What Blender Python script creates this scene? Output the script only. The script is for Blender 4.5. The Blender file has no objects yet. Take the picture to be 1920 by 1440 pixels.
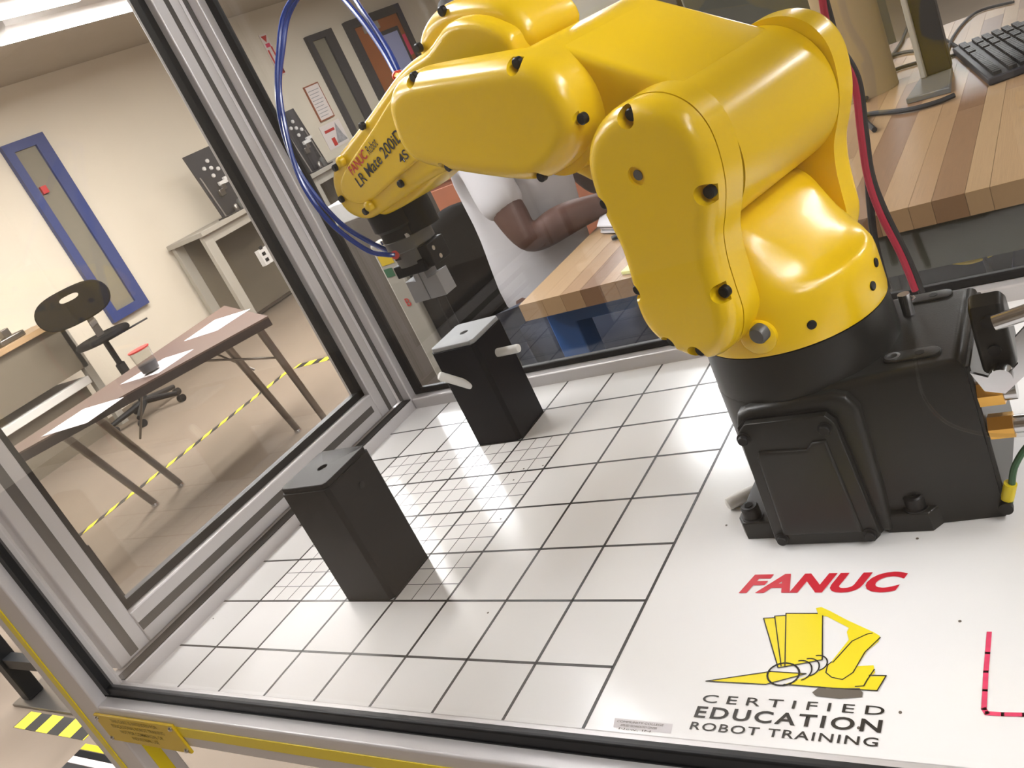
import bpy, bmesh, math, random
from mathutils import Vector, Matrix
random.seed(7)
scene = bpy.context.scene
col = scene.collection
PI = math.pi
# ---------------------------------------------------------------- camera, world, exposure
cam_d = bpy.data.cameras.new('camera'); cam = bpy.data.objects.new('camera', cam_d); col.objects.link(cam)
cam_d.sensor_width = 36.0; cam_d.lens = 30.93; cam_d.clip_start = 0.02; cam_d.clip_end = 60
cam.matrix_world = Matrix(((0.790211, 0.147646, 0.594783, 0.91787), (0.452992, 0.51295, -0.729164, -0.35366),
                           (-0.412752, 0.845625, 0.338457, 0.45902), (0, 0, 0, 1)))
scene.camera = cam
world = bpy.data.worlds.new('world'); scene.world = world; world.use_nodes = True
world.node_tree.nodes['Background'].inputs[0].default_value = (1.0, 0.95, 0.88, 1)
world.node_tree.nodes['Background'].inputs[1].default_value = 0.05
vs = scene.view_settings
vs.view_transform = 'Standard'; vs.look = 'None'; vs.gamma = 1.0; vs.use_curve_mapping = False
vs.exposure = 0.62
LAMP = 54.0          # brightness of the fluorescent diffusers
# ---------------------------------------------------------------- materials
M = {}
def mat(name, c, rough=0.5, metal=0.0, coat=0.0, noise=0.0, nscale=30, bump=0.0, bscale=200, emit=0.0, spec=0.5):
    m = bpy.data.materials.new(name); m.use_nodes = True; nt = m.node_tree; b = nt.nodes['Principled BSDF']
    b.inputs['Roughness'].default_value = rough; b.inputs['Metallic'].default_value = metal
    b.inputs['Coat Weight'].default_value = coat; b.inputs['Coat Roughness'].default_value = 0.08
    b.inputs['Specular IOR Level'].default_value = spec
    c4 = (c[0], c[1], c[2], 1)
    b.inputs['Base Color'].default_value = c4
    if emit:
        b.inputs['Emission Color'].default_value = c4; b.inputs['Emission Strength'].default_value = emit
    tc = None
    if noise or bump:
        tc = nt.nodes.new('ShaderNodeTexCoord')
    if noise:
        n = nt.nodes.new('ShaderNodeTexNoise'); n.inputs['Scale'].default_value = nscale; n.inputs['Detail'].default_value = 5
        nt.links.new(tc.outputs['Object'], n.inputs['Vector'])
        mx = nt.nodes.new('ShaderNodeMix'); mx.data_type = 'RGBA'
        mx.inputs[6].default_value = tuple(max(0, v * (1 - noise)) for v in c) + (1,)
        mx.inputs[7].default_value = tuple(min(1, v * (1 + noise)) for v in c) + (1,)
        nt.links.new(n.outputs['Fac'], mx.inputs[0]); nt.links.new(mx.outputs[2], b.inputs['Base Color'])
    if bump:
        n2 = nt.nodes.new('ShaderNodeTexNoise'); n2.inputs['Scale'].default_value = bscale; n2.inputs['Detail'].default_value = 3
        nt.links.new(tc.outputs['Object'], n2.inputs['Vector'])
        bp = nt.nodes.new('ShaderNodeBump'); bp.inputs['Strength'].default_value = bump; bp.inputs['Distance'].default_value = 0.002
        nt.links.new(n2.outputs['Fac'], bp.inputs['Height']); nt.links.new(bp.outputs['Normal'], b.inputs['Normal'])
    M[name] = m
    return m
def glass(name, tint=(0.96, 0.97, 0.97), rough=0.0, ior=1.45, haze=0.0, hazecol=(0.8, 0.78, 0.75)):
    m = bpy.data.materials.new(name); m.use_nodes = True; nt = m.node_tree
    for n in list(nt.nodes):
        if n.type != 'OUTPUT_MATERIAL': nt.nodes.remove(n)
    out = [n for n in nt.nodes if n.type == 'OUTPUT_MATERIAL'][0]
    tr = nt.nodes.new('ShaderNodeBsdfTransparent'); tr.inputs[0].default_value = tint + (1,)
    gl = nt.nodes.new('ShaderNodeBsdfGlossy'); gl.inputs['Roughness'].default_value = rough
    fr = nt.nodes.new('ShaderNodeFresnel')
    ge = nt.nodes.new('ShaderNodeNewGeometry'); mr = nt.nodes.new('ShaderNodeMapRange')   # same reflectance on both faces of the sheet
    mr.inputs['To Min'].default_value = ior; mr.inputs['To Max'].default_value = 1 / ior
    nt.links.new(ge.outputs['Backfacing'], mr.inputs['Value']); nt.links.new(mr.outputs[0], fr.inputs[0])
    mx = nt.nodes.new('ShaderNodeMixShader')
    nt.links.new(fr.outputs[0], mx.inputs[0]); nt.links.new(tr.outputs[0], mx.inputs[1]); nt.links.new(gl.outputs[0], mx.inputs[2])
    last = mx
    if haze:
        df = nt.nodes.new('ShaderNodeBsdfDiffuse'); df.inputs[0].default_value = hazecol + (1,)
        m2 = nt.nodes.new('ShaderNodeMixShader'); m2.inputs[0].default_value = haze
        nt.links.new(mx.outputs[0], m2.inputs[1]); nt.links.new(df.outputs[0], m2.inputs[2]); last = m2
    nt.links.new(last.outputs[0], out.inputs[0])
    M[name] = m
    return m
def stripes(name, c1, c2, axis, period, duty=0.5, rough=0.5, skew=0.0):
    """flat printed two-colour stripes along an object axis"""
    m = mat(name, c1, rough); nt = m.node_tree; b = nt.nodes['Principled BSDF']
    tc = nt.nodes.new('ShaderNodeTexCoord'); sp = nt.nodes.new('ShaderNodeSeparateXYZ')
    nt.links.new(tc.outputs['Object'], sp.inputs[0])
    a = nt.nodes.new('ShaderNodeMath'); a.operation = 'DIVIDE'; a.inputs[1].default_value = period
    nt.links.new(sp.outputs[axis], a.inputs[0])
    src = a
    if skew:
        k = nt.nodes.new('ShaderNodeMath'); k.operation = 'MULTIPLY_ADD'; k.inputs[1].default_value = skew / period
        nt.links.new(sp.outputs[1 - axis], k.inputs[0]); nt.links.new(a.outputs[0], k.inputs[2]); src = k
    f = nt.nodes.new('ShaderNodeMath'); f.operation = 'FRACT'; nt.links.new(src.outputs[0], f.inputs[0])
    g = nt.nodes.new('ShaderNodeMath'); g.operation = 'GREATER_THAN'; g.inputs[1].default_value = duty
    nt.links.new(f.outputs[0], g.inputs[0])
    mx = nt.nodes.new('ShaderNodeMix'); mx.data_type = 'RGBA'
    mx.inputs[6].default_value = c1 + (1,); mx.inputs[7].default_value = c2 + (1,)
    nt.links.new(g.outputs[0], mx.inputs[0]); nt.links.new(mx.outputs[2], b.inputs['Base Color'])
    return m
mat('yellow', (0.80, 0.53, 0.006), 0.26, coat=0.15)
mat('yellow_dark', (0.45, 0.27, 0.008), 0.4)
mat('robot_grey', (0.014, 0.014, 0.0125), 0.36, spec=0.38, bump=0.06, bscale=900)
mat('black', (0.008, 0.008, 0.0085), 0.45, spec=0.3)
mat('black_soft', (0.008, 0.0075, 0.0075), 0.8, spec=0.1)
mat('black_plastic', (0.005, 0.0055, 0.008), 0.42, spec=0.15, bump=0.03, bscale=600)
mat('grey_plastic', (0.013, 0.013, 0.0135), 0.45, spec=0.12, noise=0.15, nscale=25)
mat('alu', (0.60, 0.575, 0.57), 0.42, metal=0.35, bump=0.04, bscale=1500)
mat('alu_plate', (0.27, 0.27, 0.272), 0.55, metal=0.3, noise=0.1, nscale=40)
mat('alu_slot', (0.075, 0.068, 0.062), 0.6)
mat('steel', (0.62, 0.62, 0.62), 0.2, metal=1.0)
mat('brass', (0.75, 0.42, 0.10), 0.28, metal=1.0)
mat('gripper_grey', (0.13, 0.13, 0.125), 0.45, metal=0.5)
mat('finger_alu', (0.30, 0.30, 0.31), 0.45, metal=0.4)
mat('board_white', (0.80, 0.79, 0.78), 0.16, noise=0.03, nscale=6)
mat('ink_black', (0.015, 0.014, 0.013), 0.35)
mat('ink_thin', (0.10, 0.10, 0.105), 0.4)
mat('ink_red', (0.55, 0.012, 0.03), 0.4)
mat('ink_pink', (0.72, 0.05, 0.13), 0.5, noise=0.35, nscale=120)
mat('ink_yellow', (0.80, 0.66, 0.015), 0.35)
mat('ink_brown', (0.11, 0.09, 0.07), 0.5)
mat('strip_yellow', (0.72, 0.56, 0.008), 0.35)
mat('placard', (0.62, 0.42, 0.012), 0.4)
mat('placard_ink', (0.25, 0.17, 0.01), 0.5)
mat('nylon', (0.74, 0.73, 0.70), 0.5)
mat('hose_blue', (0.015, 0.045, 0.26), 0.25, coat=0.3)
mat('red_plastic', (0.5, 0.03, 0.02), 0.4)
mat('cable_red', (0.30, 0.008, 0.03), 0.5)
mat('cable_black', (0.015, 0.013, 0.012), 0.6)
mat('cable_green', (0.03, 0.10, 0.04), 0.5)
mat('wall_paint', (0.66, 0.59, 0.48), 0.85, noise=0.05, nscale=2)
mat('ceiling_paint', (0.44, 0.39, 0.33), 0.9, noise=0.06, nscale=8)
mat('floor_concrete', (0.185, 0.145, 0.108), 0.72, spec=0.2, noise=0.16, nscale=2.2, bump=0.02, bscale=60)
mat('trim_white', (0.62, 0.60, 0.56), 0.6)
mat('lamp_white', (0.75, 0.73, 0.70), 0.5)
mat('lamp_lens', (0.985, 0.985, 1.0), 0.5, emit=LAMP)
mat('fill_lens_wide', (0.985, 0.985, 1.0), 0.5, emit=LAMP * .5)
mat('frame_blue', (0.030, 0.048, 0.17), 0.45)
mat('frame_dark', (0.045, 0.043, 0.048), 0.5)
mat('door_wood', (0.33, 0.105, 0.03), 0.5, noise=0.15, nscale=9)
mat('brown_wood', (0.27, 0.085, 0.04), 0.5, noise=0.2, nscale=12)
mat('paper', (0.62, 0.59, 0.60), 0.7)
mat('table_brown', (0.095, 0.055, 0.042), 0.38, noise=0.1, nscale=20)
mat('table_edge', (0.018, 0.009, 0.008), 0.5, spec=0.2)
mat('chrome_dark', (0.22, 0.20, 0.18), 0.3, metal=0.9)
mat('bench_grey', (0.35, 0.32, 0.27), 0.6)
mat('bench_green', (0.060, 0.060, 0.042), 0.6)
mat('bench_panel', (0.135, 0.11, 0.075), 0.7)
mat('trainer_black', (0.016, 0.013, 0.014), 0.5)
mat('steel_blue', (0.02, 0.09, 0.28), 0.5)
mat('skin', (0.092, 0.038, 0.025), 0.55, noise=0.12, nscale=25)
mat('hair', (0.01, 0.008, 0.007), 0.8)
mat('shirt', (0.52, 0.49, 0.49), 0.9, noise=0.06, nscale=10)
mat('jeans', (0.03, 0.04, 0.07), 0.9)
mat('fabric_black', (0.004, 0.004, 0.0045), 0.9, spec=0.05, noise=0.3, nscale=60)
mat('keyboard', (0.014, 0.013, 0.017), 0.5)
mat('monitor_grey', (0.11, 0.105, 0.095), 0.5)
mat('tan_metal', (0.30, 0.215, 0.115), 0.55)
mat('note_yellow', (0.72, 0.72, 0.32), 0.7)
mat('sign_red', (0.50, 0.035, 0.03), 0.5)
mat('sign_white', (0.72, 0.64, 0.60), 0.6)
mat('sticker_green', (0.02, 0.11, 0.05), 0.5)
mat('sky_blue', (0.35, 0.38, 0.62), 0.6)
mat('photo_grey', (0.33, 0.32, 0.33), 0.6, noise=0.5, nscale=30)
mat('white_plastic', (0.6, 0.58, 0.55), 0.5)
mat('wall_dark', (0.10, 0.082, 0.066), 0.85)
mat('wall_dimmed', (0.34, 0.30, 0.25), 0.85)  # unseen front and right walls, colour darkened to cut fill and reflections
glass('acrylic_front', (0.985, 0.985, 0.985), 0.0, 1.36)
glass('acrylic_side', (0.93, 0.92, 0.90), 0.0, 1.5, haze=0.003)
glass('acrylic_back', (0.90, 0.91, 0.91), 0.0, 1.55)
glass('window_pane', (0.75, 0.74, 0.70), 0.0, 1.45, haze=0.45, hazecol=(0.42, 0.38, 0.30))
glass('clear_cup', (0.93, 0.93, 0.92), 0.02, 1.3)
stripes('tape_hazard', (0.02, 0.018, 0.015), (0.60, 0.52, 0.03), 1, 0.15, 0.5, skew=1.4)
stripes('tape_hazard_x', (0.02, 0.018, 0.015), (0.72, 0.62, 0.03), 0, 0.16, 0.5)
def butcher(name, axis):
    m = mat(name, (0.5, 0.27, 0.11), 0.4); nt = m.node_tree; b = nt.nodes['Principled BSDF']
    tc = nt.nodes.new('ShaderNodeTexCoord')
    n = nt.nodes.new('ShaderNodeTexNoise'); n.inputs['Scale'].default_value = 6; n.inputs['Detail'].default_value = 6
    mp = nt.nodes.new('ShaderNodeMapping'); mp.inputs['Scale'].default_value = (1, 8, 8) if axis == 0 else (8, 1, 8)
    nt.links.new(tc.outputs['Object'], mp.inputs[0]); nt.links.new(mp.outputs[0], n.inputs['Vector'])
    oi = nt.nodes.new('ShaderNodeObjectInfo')
    cr = nt.nodes.new('ShaderNodeValToRGB')
    cr.color_ramp.elements[0].color = (0.27, 0.145, 0.075, 1); cr.color_ramp.elements[1].color = (0.56, 0.37, 0.20, 1)
    e = cr.color_ramp.elements.new(0.4); e.color = (0.50, 0.31, 0.16, 1)
    nt.links.new(oi.outputs['Random'], cr.inputs[0])
    mx = nt.nodes.new('ShaderNodeMix'); mx.data_type = 'RGBA'; mx.blend_type = 'MULTIPLY'; mx.inputs[0].default_value = 0.5
    nt.links.new(cr.outputs[0], mx.inputs[6]); nt.links.new(n.outputs['Fac'], mx.inputs[7])
    ad = nt.nodes.new('ShaderNodeMix'); ad.data_type = 'RGBA'; ad.blend_type = 'MULTIPLY'; ad.inputs[0].default_value = 1.0
    ad.inputs[7].default_value = (0.95, 0.93, 0.90, 1)
    nt.links.new(mx.outputs[2], ad.inputs[6]); nt.links.new(ad.outputs[2], b.inputs['Base Color'])
    return m
butcher('butcher_wood', 1)
# ---------------------------------------------------------------- mesh helpers
class MB:
    def __init__(s): s.v = []; s.f = []
    def add(s, vs, fs):
        o = len(s.v); s.v += [tuple(v) for v in vs]; s.f += [tuple(i + o for i in f) for f in fs]; return s
    def box(s, x0, x1, y0, y1, z0, z1, T=None):
        vs = [Vector((x, y, z)) for x in (x0, x1) for y in (y0, y1) for z in (z0, z1)]
        if T: vs = [T(v) for v in vs]
        return s.add(vs, [(0, 1, 3, 2), (4, 6, 7, 5), (0, 4, 5, 1), (2, 3, 7, 6), (0, 2, 6, 4), (1, 5, 7, 3)])
    def cyl(s, p0, p1, r0, r1=None, n=24, cap=True):
        p0, p1 = Vector(p0), Vector(p1); r1 = r0 if r1 is None else r1
        ax = (p1 - p0).normalized(); u = ax.orthogonal().normalized(); w = ax.cross(u)
        vs = []
        for p, r in ((p0, r0), (p1, r1)):
            vs += [p + u * (r * math.cos(2 * PI * k / n)) + w * (r * math.sin(2 * PI * k / n)) for k in range(n)]
        fs = [(k, (k + 1) % n, n + (k + 1) % n, n + k) for k in range(n)]
        if cap: fs += [tuple(reversed(range(n))), tuple(range(n, 2 * n))]
        return s.add(vs, fs)
    def lathe(s, c, prof, n=48, ax=(0, 0, 1)):
        c = Vector(c); ax = Vector(ax).normalized(); u = ax.orthogonal().normalized(); w = ax.cross(u)
        vs = []; fs = []
        for r, h in prof:
            vs += [c + ax * h + u * (r * math.cos(2 * PI * k / n)) + w * (r * math.sin(2 * PI * k / n)) for k in range(n)]
        for i in range(len(prof) - 1):
            fs += [(i * n + k, i * n + (k + 1) % n, (i + 1) * n + (k + 1) % n, (i + 1) * n + k) for k in range(n)]
        fs += [tuple(reversed(range(n))), tuple((len(prof) - 1) * n + k for k in range(n))]
        return s.add(vs, fs)
    def tube(s, pts, r, n=10, sub=6):
        P = [Vector(p) for p in pts]
        if sub > 1 and len(P) > 2: P = spline(P, sub, False)
        rs = r if isinstance(r, (list, tuple)) else [r] * len(P)
        vs = []; fs = []
        t = (P[1] - P[0]).normalized(); u = t.orthogonal().normalized()
        for i, p in enumerate(P):
            t = (P[min(i + 1, len(P) - 1)] - P[max(i - 1, 0)]).normalized()
            u = (u - t * u.dot(t)).normalized(); w = t.cross(u)
            vs += [p + (u * math.cos(2 * PI * k / n) + w * math.sin(2 * PI * k / n)) * rs[i] for k in range(n)]
        for i in range(len(P) - 1):
            fs += [(i * n + k, i * n + (k + 1) % n, (i + 1) * n + (k + 1) % n, (i + 1) * n + k) for k in range(n)]
        fs += [tuple(reversed(range(n))), tuple((len(P) - 1) * n + k for k in range(n))]
        return s.add(vs, fs)
    def prism(s, out, h0, h1, L, b0=0.0, b1=0.0, seg=4):
        """outline (closed, 2-D) pushed from h0 to h1 with rounded rims; L maps (p, q, h) to 3-D"""
        n = len(out); A = sum(out[i][0] * out[(i + 1) % n][1] - out[(i + 1) % n][0] * out[i][1] for i in range(n))
        pts = [Vector(p) for p in (out if A > 0 else out[::-1])]
        nor = []
        for i in range(n):
            e0 = (pts[i] - pts[i - 1]).normalized(); e1 = (pts[(i + 1) % n] - pts[i]).normalized()
            m = Vector((e0.y + e1.y, -e0.x - e1.x))
            nor.append(m / max(0.35, 1 + e0.dot(e1)))
        rings = []
        sg = 1 if h1 > h0 else -1
        if b0:
            for k in range(seg + 1):
                if k == 0 and b0 > .002: rings.append((b0 + .002, h0))
                a = PI / 2 * k / seg; rings.append((b0 * (1 - math.sin(a)), h0 + sg * b0 * (1 - math.cos(a))))
        else: rings.append((0, h0))
        if b1:
            for k in range(seg + 1):
                a = PI / 2 * k / seg; rings.append((b1 * (1 - math.cos(a)), h1 - sg * b1 * (1 - math.sin(a))))
            if b1 > .002: rings.append((b1 + .002, h1))
        else: rings.append((0, h1))
        vs = []; fs = []
        for ins, h in rings:
            for p, q in zip(pts, nor):
                w = p - q * ins; vs.append(L(w.x, w.y, h))
        for i in range(len(rings) - 1):
            fs += [(i * n + k, i * n + (k + 1) % n, (i + 1) * n + (k + 1) % n, (i + 1) * n + k) for k in range(n)]
        fs += [tuple(reversed(range(n))), tuple((len(rings) - 1) * n + k for k in range(n))]
        return s.add(vs, fs)
def spline(P, sub, closed=True):
    P = [Vector(p) for p in P]; n = len(P); out = []
    g = (lambda i: P[i % n]) if closed else (lambda i: P[max(0, min(n - 1, i))])
    for i in range(n if closed else n - 1):
        a, b, c, d = g(i - 1), g(i), g(i + 1), g(i + 2)
        for k in range(sub):
            t = k / sub
            out.append(0.5 * ((2 * b) + (c - a) * t + (2 * a - 5 * b + 4 * c - d) * t * t + (3 * b - a - 3 * c + d) * t ** 3))
    if not closed: out.append(P[-1].copy())
    return out
def mesh_of(mb, name):
    me = bpy.data.meshes.new(name); me.from_pydata(mb.v, [], mb.f); me.update()
    bm = bmesh.new(); bm.from_mesh(me); bmesh.ops.recalc_face_normals(bm, faces=bm.faces); bm.to_mesh(me); bm.free()
    return me
def obj(name, mb, m, parent=None, smooth=35, bevel=0.0, seg=2):
    me = mesh_of(mb, name) if isinstance(mb, MB) else mb
    if smooth:
        me.shade_smooth(); me.set_sharp_from_angle(angle=math.radians(smooth))
    o = bpy.data.objects.new(name, me); col.objects.link(o)
    if m and not me.materials: me.materials.append(M[m])
    if parent: 
        o.parent = parent; o.matrix_parent_inverse = Matrix.Translation(-parent.location) if parent.type == 'EMPTY' and not parent.parent else Matrix()
    if bevel:
        b = o.modifiers.new('bevel', 'BEVEL'); b.width = bevel; b.segments = seg; b.limit_method = 'ANGLE'; b.angle_limit = math.radians(40)
    return o
def tag(o, label, cat=None, group=None, kind=None):
    if label: o['label'] = label
    if cat: o['category'] = cat
    if group: o['group'] = group
    if kind: o['kind'] = kind
    return o
def thing(name, label, cat, loc, group=None):
    o = bpy.data.objects.new(name, None); o.empty_display_size = 0.05; col.objects.link(o); o.location = loc
    return tag(o, label, cat, group)
def struct(name, mb, m, label=None, bevel=0.0):
    o = obj(name, mb, m, bevel=bevel); o['kind'] = 'structure'
    if label: o['label'] = label
    return o
def cut(o, cutter):
    """subtract the closed mesh `cutter` from o for good"""
    c = bpy.data.objects.new('cutter', mesh_of(cutter, 'cutter')); col.objects.link(c)
    md = o.modifiers.new('cut', 'BOOLEAN'); md.object = c; md.operation = 'DIFFERENCE'; md.solver = 'EXACT'
    bpy.context.view_layer.update()
    dg = bpy.context.evaluated_depsgraph_get()
    me = bpy.data.meshes.new_from_object(o.evaluated_get(dg))
    o.modifiers.remove(md); old = o.data; o.data = me; bpy.data.meshes.remove(old)
    cm = c.data; bpy.data.objects.remove(c); bpy.data.meshes.remove(cm)
    me.shade_smooth(); me.set_sharp_from_angle(angle=math.radians(35))
    for pg in me.polygons:
        if pg.loop_total > 14: pg.use_smooth = False
FONT_CACHE = {}
def text_mesh(s, W, H, o, ux, uy, bold=0.0, shear=0.0, spacing=1.0):
    c = bpy.data.curves.new('txt', 'FONT'); c.body = s; c.offset = bold; c.shear = shear; c.space_character = spacing
    c.fill_mode = 'FRONT'; c.resolution_u = 4
    t = bpy.data.objects.new('txt', c); col.objects.link(t); bpy.context.view_layer.update()
    me = bpy.data.meshes.new_from_object(t.evaluated_get(bpy.context.evaluated_depsgraph_get()))
    bpy.data.objects.remove(t); bpy.data.curves.remove(c)
    xs = [v.co.x for v in me.vertices]; ys = [v.co.y for v in me.vertices]
    x0, x1, y0, y1 = min(xs), max(xs), min(ys), max(ys)
    o = Vector(o); ux = Vector(ux); uy = Vector(uy)
    for v in me.vertices:
        v.co = o + ux * ((v.co.x - x0) / (x1 - x0) * W) + uy * ((v.co.y - y0) / (y1 - y0) * H)
    return me
def flat(mb, pts, z):
    """flat print polygon on the table"""
    n = len(pts); mb.add([(p[0], p[1], z) for p in pts], [tuple(range(n))]); return mb
def stroke(mb, pts, w, z, closed=False):
    P = [Vector((p[0], p[1])) for p in pts]; n = len(P)
    rng = n if closed else n - 1
    for i in range(rng):
        a, b = P[i], P[(i + 1) % n]; t = (b - a).normalized() * (w * 0.5); q = Vector((-t.y, t.x))
        mb.add([(*(a - t * .6 + q), z), (*(a - t * .6 - q), z), (*(b + t * .6 - q), z), (*(b + t * .6 + q), z)], [(0, 1, 2, 3)])
    return mb
# ---------------------------------------------------------------- the room
FZ, CZ = -0.88, 1.77
XW, XE, YS, YN = -6.15, 4.2, -3.6, 10.4
struct('floor', MB().box(XW, XE, YS, YN, FZ - .1, FZ), 'floor_concrete', 'brown sealed concrete floor')
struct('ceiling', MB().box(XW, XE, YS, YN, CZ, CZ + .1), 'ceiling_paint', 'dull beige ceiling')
struct('wall_left', MB().box(XW - .15, XW, YS, YN, FZ, CZ), 'wall_paint', 'beige painted wall with blue-framed windows')
struct('wall_back', MB().box(XW, XE, YN, YN + .15, FZ, CZ), 'wall_paint', 'beige painted far wall')
struct('wall_right', MB().box(XE, XE + .15, YS, YN, FZ, CZ), 'wall_dimmed')
struct('wall_front', MB().box(XW, XE, YS - .15, YS, FZ, CZ), 'wall_dimmed')
# strip lights: housing + emitting lens, in rows along y
def fixture(x, y0, y1, label, z=CZ - .02, w=.30, lens='lamp_lens'):
    t = thing('ceiling_light', label, 'ceiling light', (x, (y0 + y1) / 2, z), 'fluorescent strip lights')
    hw = w / 2
    prof = [(-hw, z), (-hw, z - .05), (-hw * .55, z - .085), (hw * .55, z - .085), (hw, z - .05), (hw, z)]
    obj('housing', MB().prism(prof, y0, y1, lambda p, q, h: (x + p, h, q)), 'lamp_white', t)
    obj('diffuser', MB().box(x - hw * .52, x + hw * .52, y0 + .02, y1 - .02, z - .094, z - .085), lens, t)
fixture(-4.28, 3.10, 4.62, 'white strip light nearest the corner of the beige wall')
fixture(-4.20, 1.55, 3.02, 'white strip light cut off by the left edge, lower row')
fixture(-3.74, 1.90, 3.42, 'white strip light at the very top left corner')
for x, y0 in ((-2.25, 1.9), (-2.25, 4.6), (-2.25, -.8), (-0.75, 0.0), (2.3, -0.78), (-0.9, 3.0), (-3.0, 2.9), (0.15, 5.2), (2.9, -2.2), (2.9, 2.4), (2.4, 5.2), (-4.2, 6.6), (-4.2, -.6)):  # all but the first are unseen fill lights added to balance brightness
    fixture(x, y0, y0 + 1.5, 'wide out-of-view ceiling light, one of a set added mainly as fill', w=.62, lens='fill_lens_wide')
# ================================================================= the robot cart
S = 0.0762
cart = thing('robot_cart', 'aluminium framed robot training cart with clear panels and a white gridded table', 'cart', (0.5, 0.3, FZ))
XR = 1.22
TOPZ = 0.82
board = obj('tabletop', MB().box(-.0765, XR - .0, -.001, .6105, -.012, 0), 'board_white', cart)
tag(board, 'white board printed with a black grid')
gl = MB(); W1 = .0026
for i in range(8): gl.box(i * S - W1 / 2, i * S + W1 / 2, 0, 8 * S, 0, .0003)
for j in range(1, 8): gl.box(-.0745, 7 * S, j * S - W1 / 2, j * S + W1 / 2, 0, .0003)
obj('grid_lines', gl, 'ink_black', board, smooth=0)
gf = MB(); W2 = .0009
for i in range(4):
    for k in (1, 2): gf.box((i + k / 3) * S - W2 / 2, (i + k / 3) * S + W2 / 2, 2 * S, 6 * S, 0, .0002)
for j in range(2, 6):
    for k in (1, 2): gf.box(0, 4 * S, (j + k / 3) * S - W2 / 2, (j + k / 3) * S + W2 / 2, 0, .0002)
obj('fine_grid_lines', gf, 'ink_thin', board, smooth=0)
# printing on the board
X3, Y3 = (1, 0, 0), (0, 1, 0)
def btext(nm, s, W, H, x, y, m, **k):
    return obj(nm, text_mesh(s, W, H, (x, y, .0004), X3, Y3, **k), m, board, smooth=0)
btext('logo_lettering', 'FANUC', .127, .0225, .6150, .1603, 'ink_red', bold=.045, shear=.30, spacing=1.05)
btext('lettering_certified', 'C E R T I F I E D', .1245, .0072, .6188, .0475, 'ink_black', bold=.006)
btext('lettering_education', 'EDUCATION', .1262, .0102, .6172, .0338, 'ink_black', bold=.022, spacing=1.22)
btext('lettering_robot_training', 'ROBOT TRAINING', .1255, .0068, .6174, .0232, 'ink_black', bold=.012, spacing=1.15)
st = MB(); flat(st, [(0.5557, 0.0274), (0.6037, 0.0265), (0.605, 0.0182), (0.558, 0.0188)], .0002)
obj('sticker', st, 'paper', board, smooth=0)
sx, sy = [(0.5591, 0.0248)][0]
for k, (s, w, dx) in enumerate((('COMMUNITY COLLEGE', .038, 0.0), ('APPLIED TECHNOLOGY CENTER', .030, .004), ('New, IN', .026, .004))):
    obj('sticker_lettering', text_mesh(s, w, .0018, (sx + dx, sy - .0012 - .0032 * k, .0004), X3, Y3), 'ink_brown', board, smooth=0)
# emblem: fanned pages, open book, rings and a small arm
em = MB()
E_ = [(0.6431, 0.1328), (0.6525, 0.134), (0.6508, 0.1357), (0.6604, 0.1359), (0.6592, 0.1376), (0.6881, 0.1384), (0.6966, 0.0926), (0.6667, 0.0834)]
flat(em, [(0.6433, 0.1322), (0.6524, 0.1329), (0.6688, 0.0845), (0.6663, 0.0834)], .0003)
flat(em, [(0.6515, 0.1346), (0.6597, 0.1353), (0.6711, 0.0847), (0.6684, 0.0845)], .00035)
flat(em, [(0.6596, 0.1376), (0.6878, 0.1379), (0.696, 0.0921), (0.6712, 0.0842)], .0004)
flat(em, [(0.6161, 0.0669), (0.6619, 0.0791), (0.6875, 0.0787), (0.6614, 0.0671)], .0003)
flat(em, [(0.6742, 0.0681), (0.6947, 0.0801), (0.7004, 0.0883), (0.709, 0.0869), (0.7215, 0.0781), (0.7403, 0.0803), (0.7364, 0.0676), (0.7073, 0.0672)], .00032)
flat(em, [(0.6811, 0.1435), (0.6849, 0.1447), (0.692, 0.1407), (0.7068, 0.131), (0.7263, 0.1198), (0.7311, 0.1163), (0.7311, 0.1112), (0.7245, 0.1014), (0.7189, 0.0812), (0.7136, 0.0752), (0.7056, 0.076), (0.7012, 0.0806), (0.7013, 0.0874), (0.7108, 0.112), (0.7081, 0.1193), (0.7089, 0.1235), (0.6907, 0.1351), (0.6852, 0.1351)], .00045)
flat(em, [(0.7, 0.0863), (0.7153, 0.0815), (0.72, 0.0875), (0.7309, 0.0891), (0.7329, 0.0826), (0.7284, 0.0757), (0.7276, 0.0701), (0.707, 0.0686), (0.696, 0.0697), (0.6957, 0.0802)], .0004)
obj('emblem_yellow', em, 'ink_yellow', board, smooth=0)
eb = MB()
for L_ in ([(0.6433, 0.1322), (0.6524, 0.1329)], [(0.6433, 0.1322), (0.6663, 0.0834)], [(0.6515, 0.1346), (0.6597, 0.1353)], [(0.6515, 0.1346), (0.6684, 0.0845)],
           [(0.6596, 0.1376), (0.6835, 0.1378)], [(0.6596, 0.1376), (0.6712, 0.0842), (0.6664, 0.0829)], [(0.6878, 0.1356), (0.696, 0.0921), (0.6712, 0.0842)],
           [(0.6161, 0.0669), (0.6619, 0.0791), (0.6875, 0.0787)], [(0.6161, 0.0669), (0.6614, 0.0671), (0.6875, 0.0787)], [(0.6742, 0.0681), (0.7073, 0.0672), (0.7365, 0.0672), (0.7403, 0.0803), (0.7295, 0.08)],
           [(0.7037, 0.09), (0.7133, 0.1106), (0.7223, 0.1176), (0.7258, 0.1187)], [(0.7317, 0.1148), (0.7235, 0.1004), (0.7188, 0.0817), (0.7129, 0.0751), (0.7055, 0.0765), (0.7008, 0.0805), (0.7006, 0.0874), (0.7029, 0.0905)],
           [(0.7321, 0.0854), (0.7288, 0.0758), (0.7275, 0.0706), (0.7222, 0.0697)]):
    stroke(eb, L_, .00085, .00055)
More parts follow.
